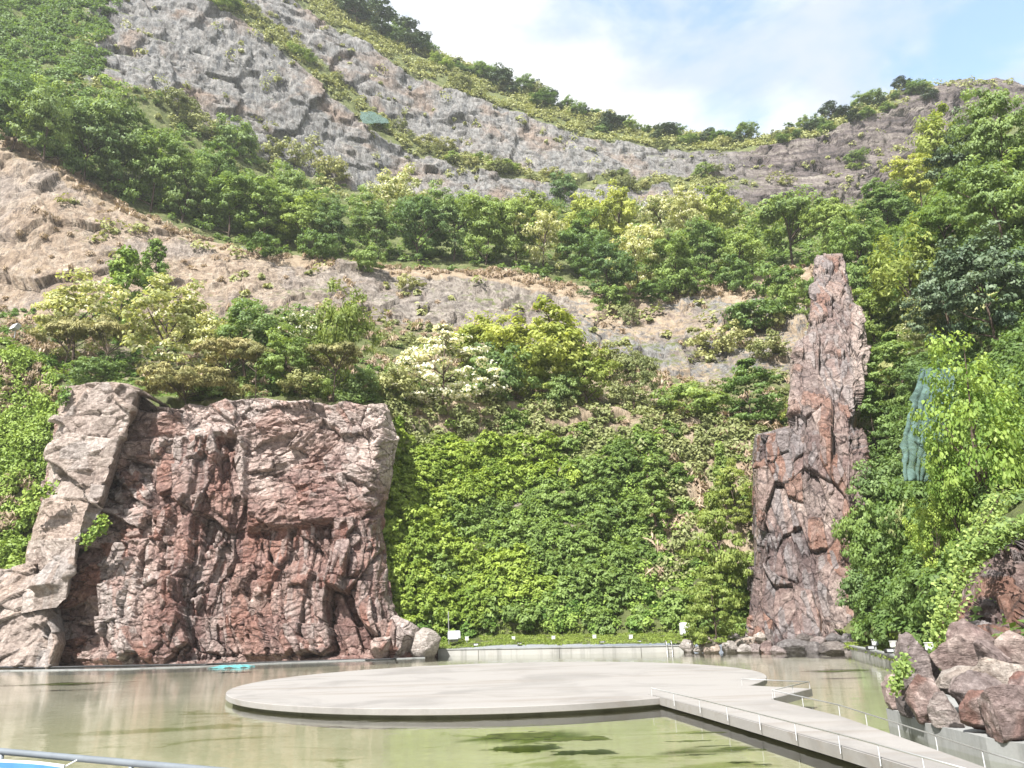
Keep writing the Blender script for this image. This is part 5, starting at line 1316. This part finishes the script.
# netting draped over the right bank and the far cliff
def mat_net(name, colour, holes):
    t = NT(name); N, L = t.N, t.L
    f = t.noise(2.2, 7, 0.7); g2 = t.noise(0.5, 4, 0.6)
    c = t.mix(t.rng(f, .3, .7), tuple(x * .65 for x in colour), colour); L.new(c, t.p.inputs['Base Color'])
    tr = t.N.new('ShaderNodeBsdfTransparent'); ms = N.new('ShaderNodeMixShader')
    a = t.rng(t.math('ADD', t.math('MULTIPLY', f, .6), t.math('MULTIPLY', g2, .6)), .45, .75, holes, 0.05)
    L.new(a, ms.inputs[0]); L.new(t.p.outputs[0], ms.inputs[1]); L.new(tr.outputs[0], ms.inputs[2]); L.new(ms.outputs[0], t.out.inputs['Surface'])
    return t.m
M['net'] = mat_net('green_mesh_netting', (0.095, 0.155, 0.135), 0.6)
def net(label, rows, nu, nv, seed, lift, cat='netting'):
    """rows: (px left, px right, py, distance)"""
    k = np.linspace(0, len(rows) - 1, nv); R_ = np.array(rows, float)
    g = [np.interp(k, range(len(rows)), R_[:, i]) for i in range(4)]
    U = np.linspace(0, 1, nu)
    PXn = g[0][:, None] * (1 - U) + g[1][:, None] * U + 2.0 * fbm(np.linspace(0, 4, nu)[None] + 0 * k[:, None], k[:, None] * 2, seed=seed)
    Q = at(PXn, g[2][:, None] + 0 * U, g[3][:, None] + 0 * U)
    Q = Q + np.array([0, -1, 0]) * (0.16 * np.abs(np.sin(U * 17 + 2 * fbm(k[:, None], U[None] * 3, seed=seed)))[..., None]) * lift
    Q[..., 1] -= 0.6 * fbm(Q[..., 0] / 2, Q[..., 2] / 2, seed=seed + 2, octv=4)
    me = mesh_np('safety_net', Q.reshape(-1, 3), grid_faces(nv, nu))
    o = link('safety_net', me, M['net']); md = o.modifiers.new('thickness', 'SOLIDIFY'); md.thickness = 0.02
    return tag(o, label, cat)
net('long green mesh netting hanging down the right bank between the trees', [(922, 958, 368, 66), (910, 952, 398, 62), (903, 944, 430, 58.5), (900, 938, 455, 56), (900, 932, 482, 54.5)], 40, 50, 5, 1.0)
net('scrap of green netting on a ledge of the pale grey cliff', [(361, 374, 112, 205), (360, 384, 117, 204.5), (364, 390, 124, 203.5)], 20, 16, 9, 2.0)
# hose and sheet at the red cliff's foot
hz = [(-20, 668.5, 56), (40, 667, 57.5), (80, 668.5, 59), (130, 668, 60), (190, 667, 61), (205, 670, 60.5), (215, 666, 61.5), (300, 663, 63.5), (360, 661.5, 65), (375, 664.5, 64.5), (392, 663.5, 65), (398, 660, 66.5)]
m = MB(); P0 = [at(*q) for q in hz]; P1 = []
for a, b in zip(P0[:-1], P0[1:]):
    for k in range(5): P1.append(a + (b - a) * k / 5 + np.array([0, 0, 0.06 * math.sin(len(P1))]))
for q in P1: q[2] = max(q[2], 0.05)
m.tube(P1, 0.075, 7); tag(m.build('hose', M['black_plastic'], shade=True), 'black hose lying along the foot of the red cliff', 'hose')
U, V = np.meshgrid(np.linspace(-1, 1, 26), np.linspace(-1, 1, 14)); c = at_z(233, 666, .1)
Q = np.stack([c[0] + U * 1.35 * (1 + .15 * np.sin(V * 4)), c[1] + V * .75 * (1 + .2 * np.sin(U * 5)), 0.10 + 0.16 * np.abs(fbm(U * 2, V * 2, seed=3)) - 0.10 * np.maximum(abs(U), abs(V)) ** 3], -1)
o = link('plastic_sheet', mesh_np('plastic_sheet', Q.reshape(-1, 3), grid_faces(14, 26)), M['teal_sheet']); md = o.modifiers.new('thickness', 'SOLIDIFY'); md.thickness = .01
tag(o, 'crumpled turquoise plastic sheet floating by the red cliff\'s foot', 'plastic sheet')
# terrace railing at the photographer's side, with a cloth banner
a, b = at_raw(-60, 745.8, 9.75), at_raw(188, 768.2, 8.1); d = (b - a) / np.linalg.norm(b - a); a = a - d * 6; b2 = b + d * 12
root = tag(empty('terrace_railing', tuple(a)), 'grey painted pipe railing crossing the lower left corner', 'railing')
m = MB(); m.tube([(0, 0, 0), tuple(b2 - a)], 0.034, 14); m.build('top_rail', M['pipe'], root, shade=True)
m = MB(); m.tube([(0, 0, -.55), tuple(b2 - a + np.array([0, 0, -.55]))], 0.022, 10); m.build('lower_rail', M['pipe'], root, shade=True)
L_ = np.linalg.norm(b2 - a)
for k in range(10):
    q = d * (1.0 + k * 2.05)
    m = MB(); m.tube([tuple(q + np.array([0, 0, -1.1])), tuple(q + np.array([0, 0, -0.03]))], 0.026, 10); m.build('post', M['pipe'], root, shade=True)
tz = float(a[2]) - 1.1
n2 = np.array([-d[1], d[0], 0])
e0, e1 = a + n2 * 0.4, b2 + n2 * 0.4
m = MB(); m.prism([tuple(e0[:2] - d[:2] * 40), tuple(e1[:2] + d[:2] * 40), (60, -30), (-60, -30)], -1.5, tz)
tag(m.build('terrace', M['terrace']), kind='structure')
c0, c1 = at_raw(-40, 754.6, 9.3), at_raw(66, 764.0, 8.6)
dd = (c1 - c0); ln = np.linalg.norm(dd); dd /= ln
s0 = c0 - dd * 3.0
root = tag(empty('banner', (s0[0], s0[1], s0[2])), 'white banner with a blue stripe tied under the pipe railing', 'banner')
def strip(z0, z1, off):
    m = MB(); n3 = np.array([-dd[1], dd[0], 0]); Lb = ln + 3.0
    xs = np.linspace(0, Lb, 30)
    v = []
    for sgn in (0, 1):
        for zz in (z0, z1):
            v += [tuple(dd * x + n3 * (off + .012 * sgn + 0.02 * math.sin(x * 5)) + np.array([0, 0, zz - 0.015 * abs(math.sin(x * 1.4))])) for x in xs]
    f = []
    for k in range(29):
        f += [(k, k + 1, 30 + k + 1, 30 + k), (60 + k, 90 + k, 90 + k + 1, 60 + k + 1), (30 + k, 30 + k + 1, 90 + k + 1, 90 + k), (k, 60 + k, 60 + k + 1, k + 1)]
    m.add(v, f); return m
strip(-.5, 0.0, 0).build('cloth', M['white_cloth'], root)
strip(-.075, -.022, -.03).build('stripe', M['blue_cloth'], root)
m = MB(); m.tube([tuple(dd * (ln + 3.0) + np.array([0, 0, -.02])), tuple(at_raw(80, 758.5, 8.75) - s0)], .008, 6); m.build('tie_rope', M['white_cloth'], root)

# the air in the quarry
hv = bpy.data.materials.new('thin_haze'); hv.use_nodes = True
for n_ in list(hv.node_tree.nodes):
    if n_.type != 'OUTPUT_MATERIAL': hv.node_tree.nodes.remove(n_)
pv = hv.node_tree.nodes.new('ShaderNodeVolumePrincipled')
pv.inputs['Color'].default_value = (0.90, 0.94, 1.0, 1); pv.inputs['Density'].default_value = 0.00018; pv.inputs['Anisotropy'].default_value = 0.2
hv.node_tree.links.new(pv.outputs[0], hv.node_tree.nodes['Material Output'].inputs['Volume'])
m = MB(); m.box((0, 350, 198.7), (1660, 1360, 402.6)); tag(m.build('haze', hv), kind='stuff')
sc.cycles.volume_bounces = 1
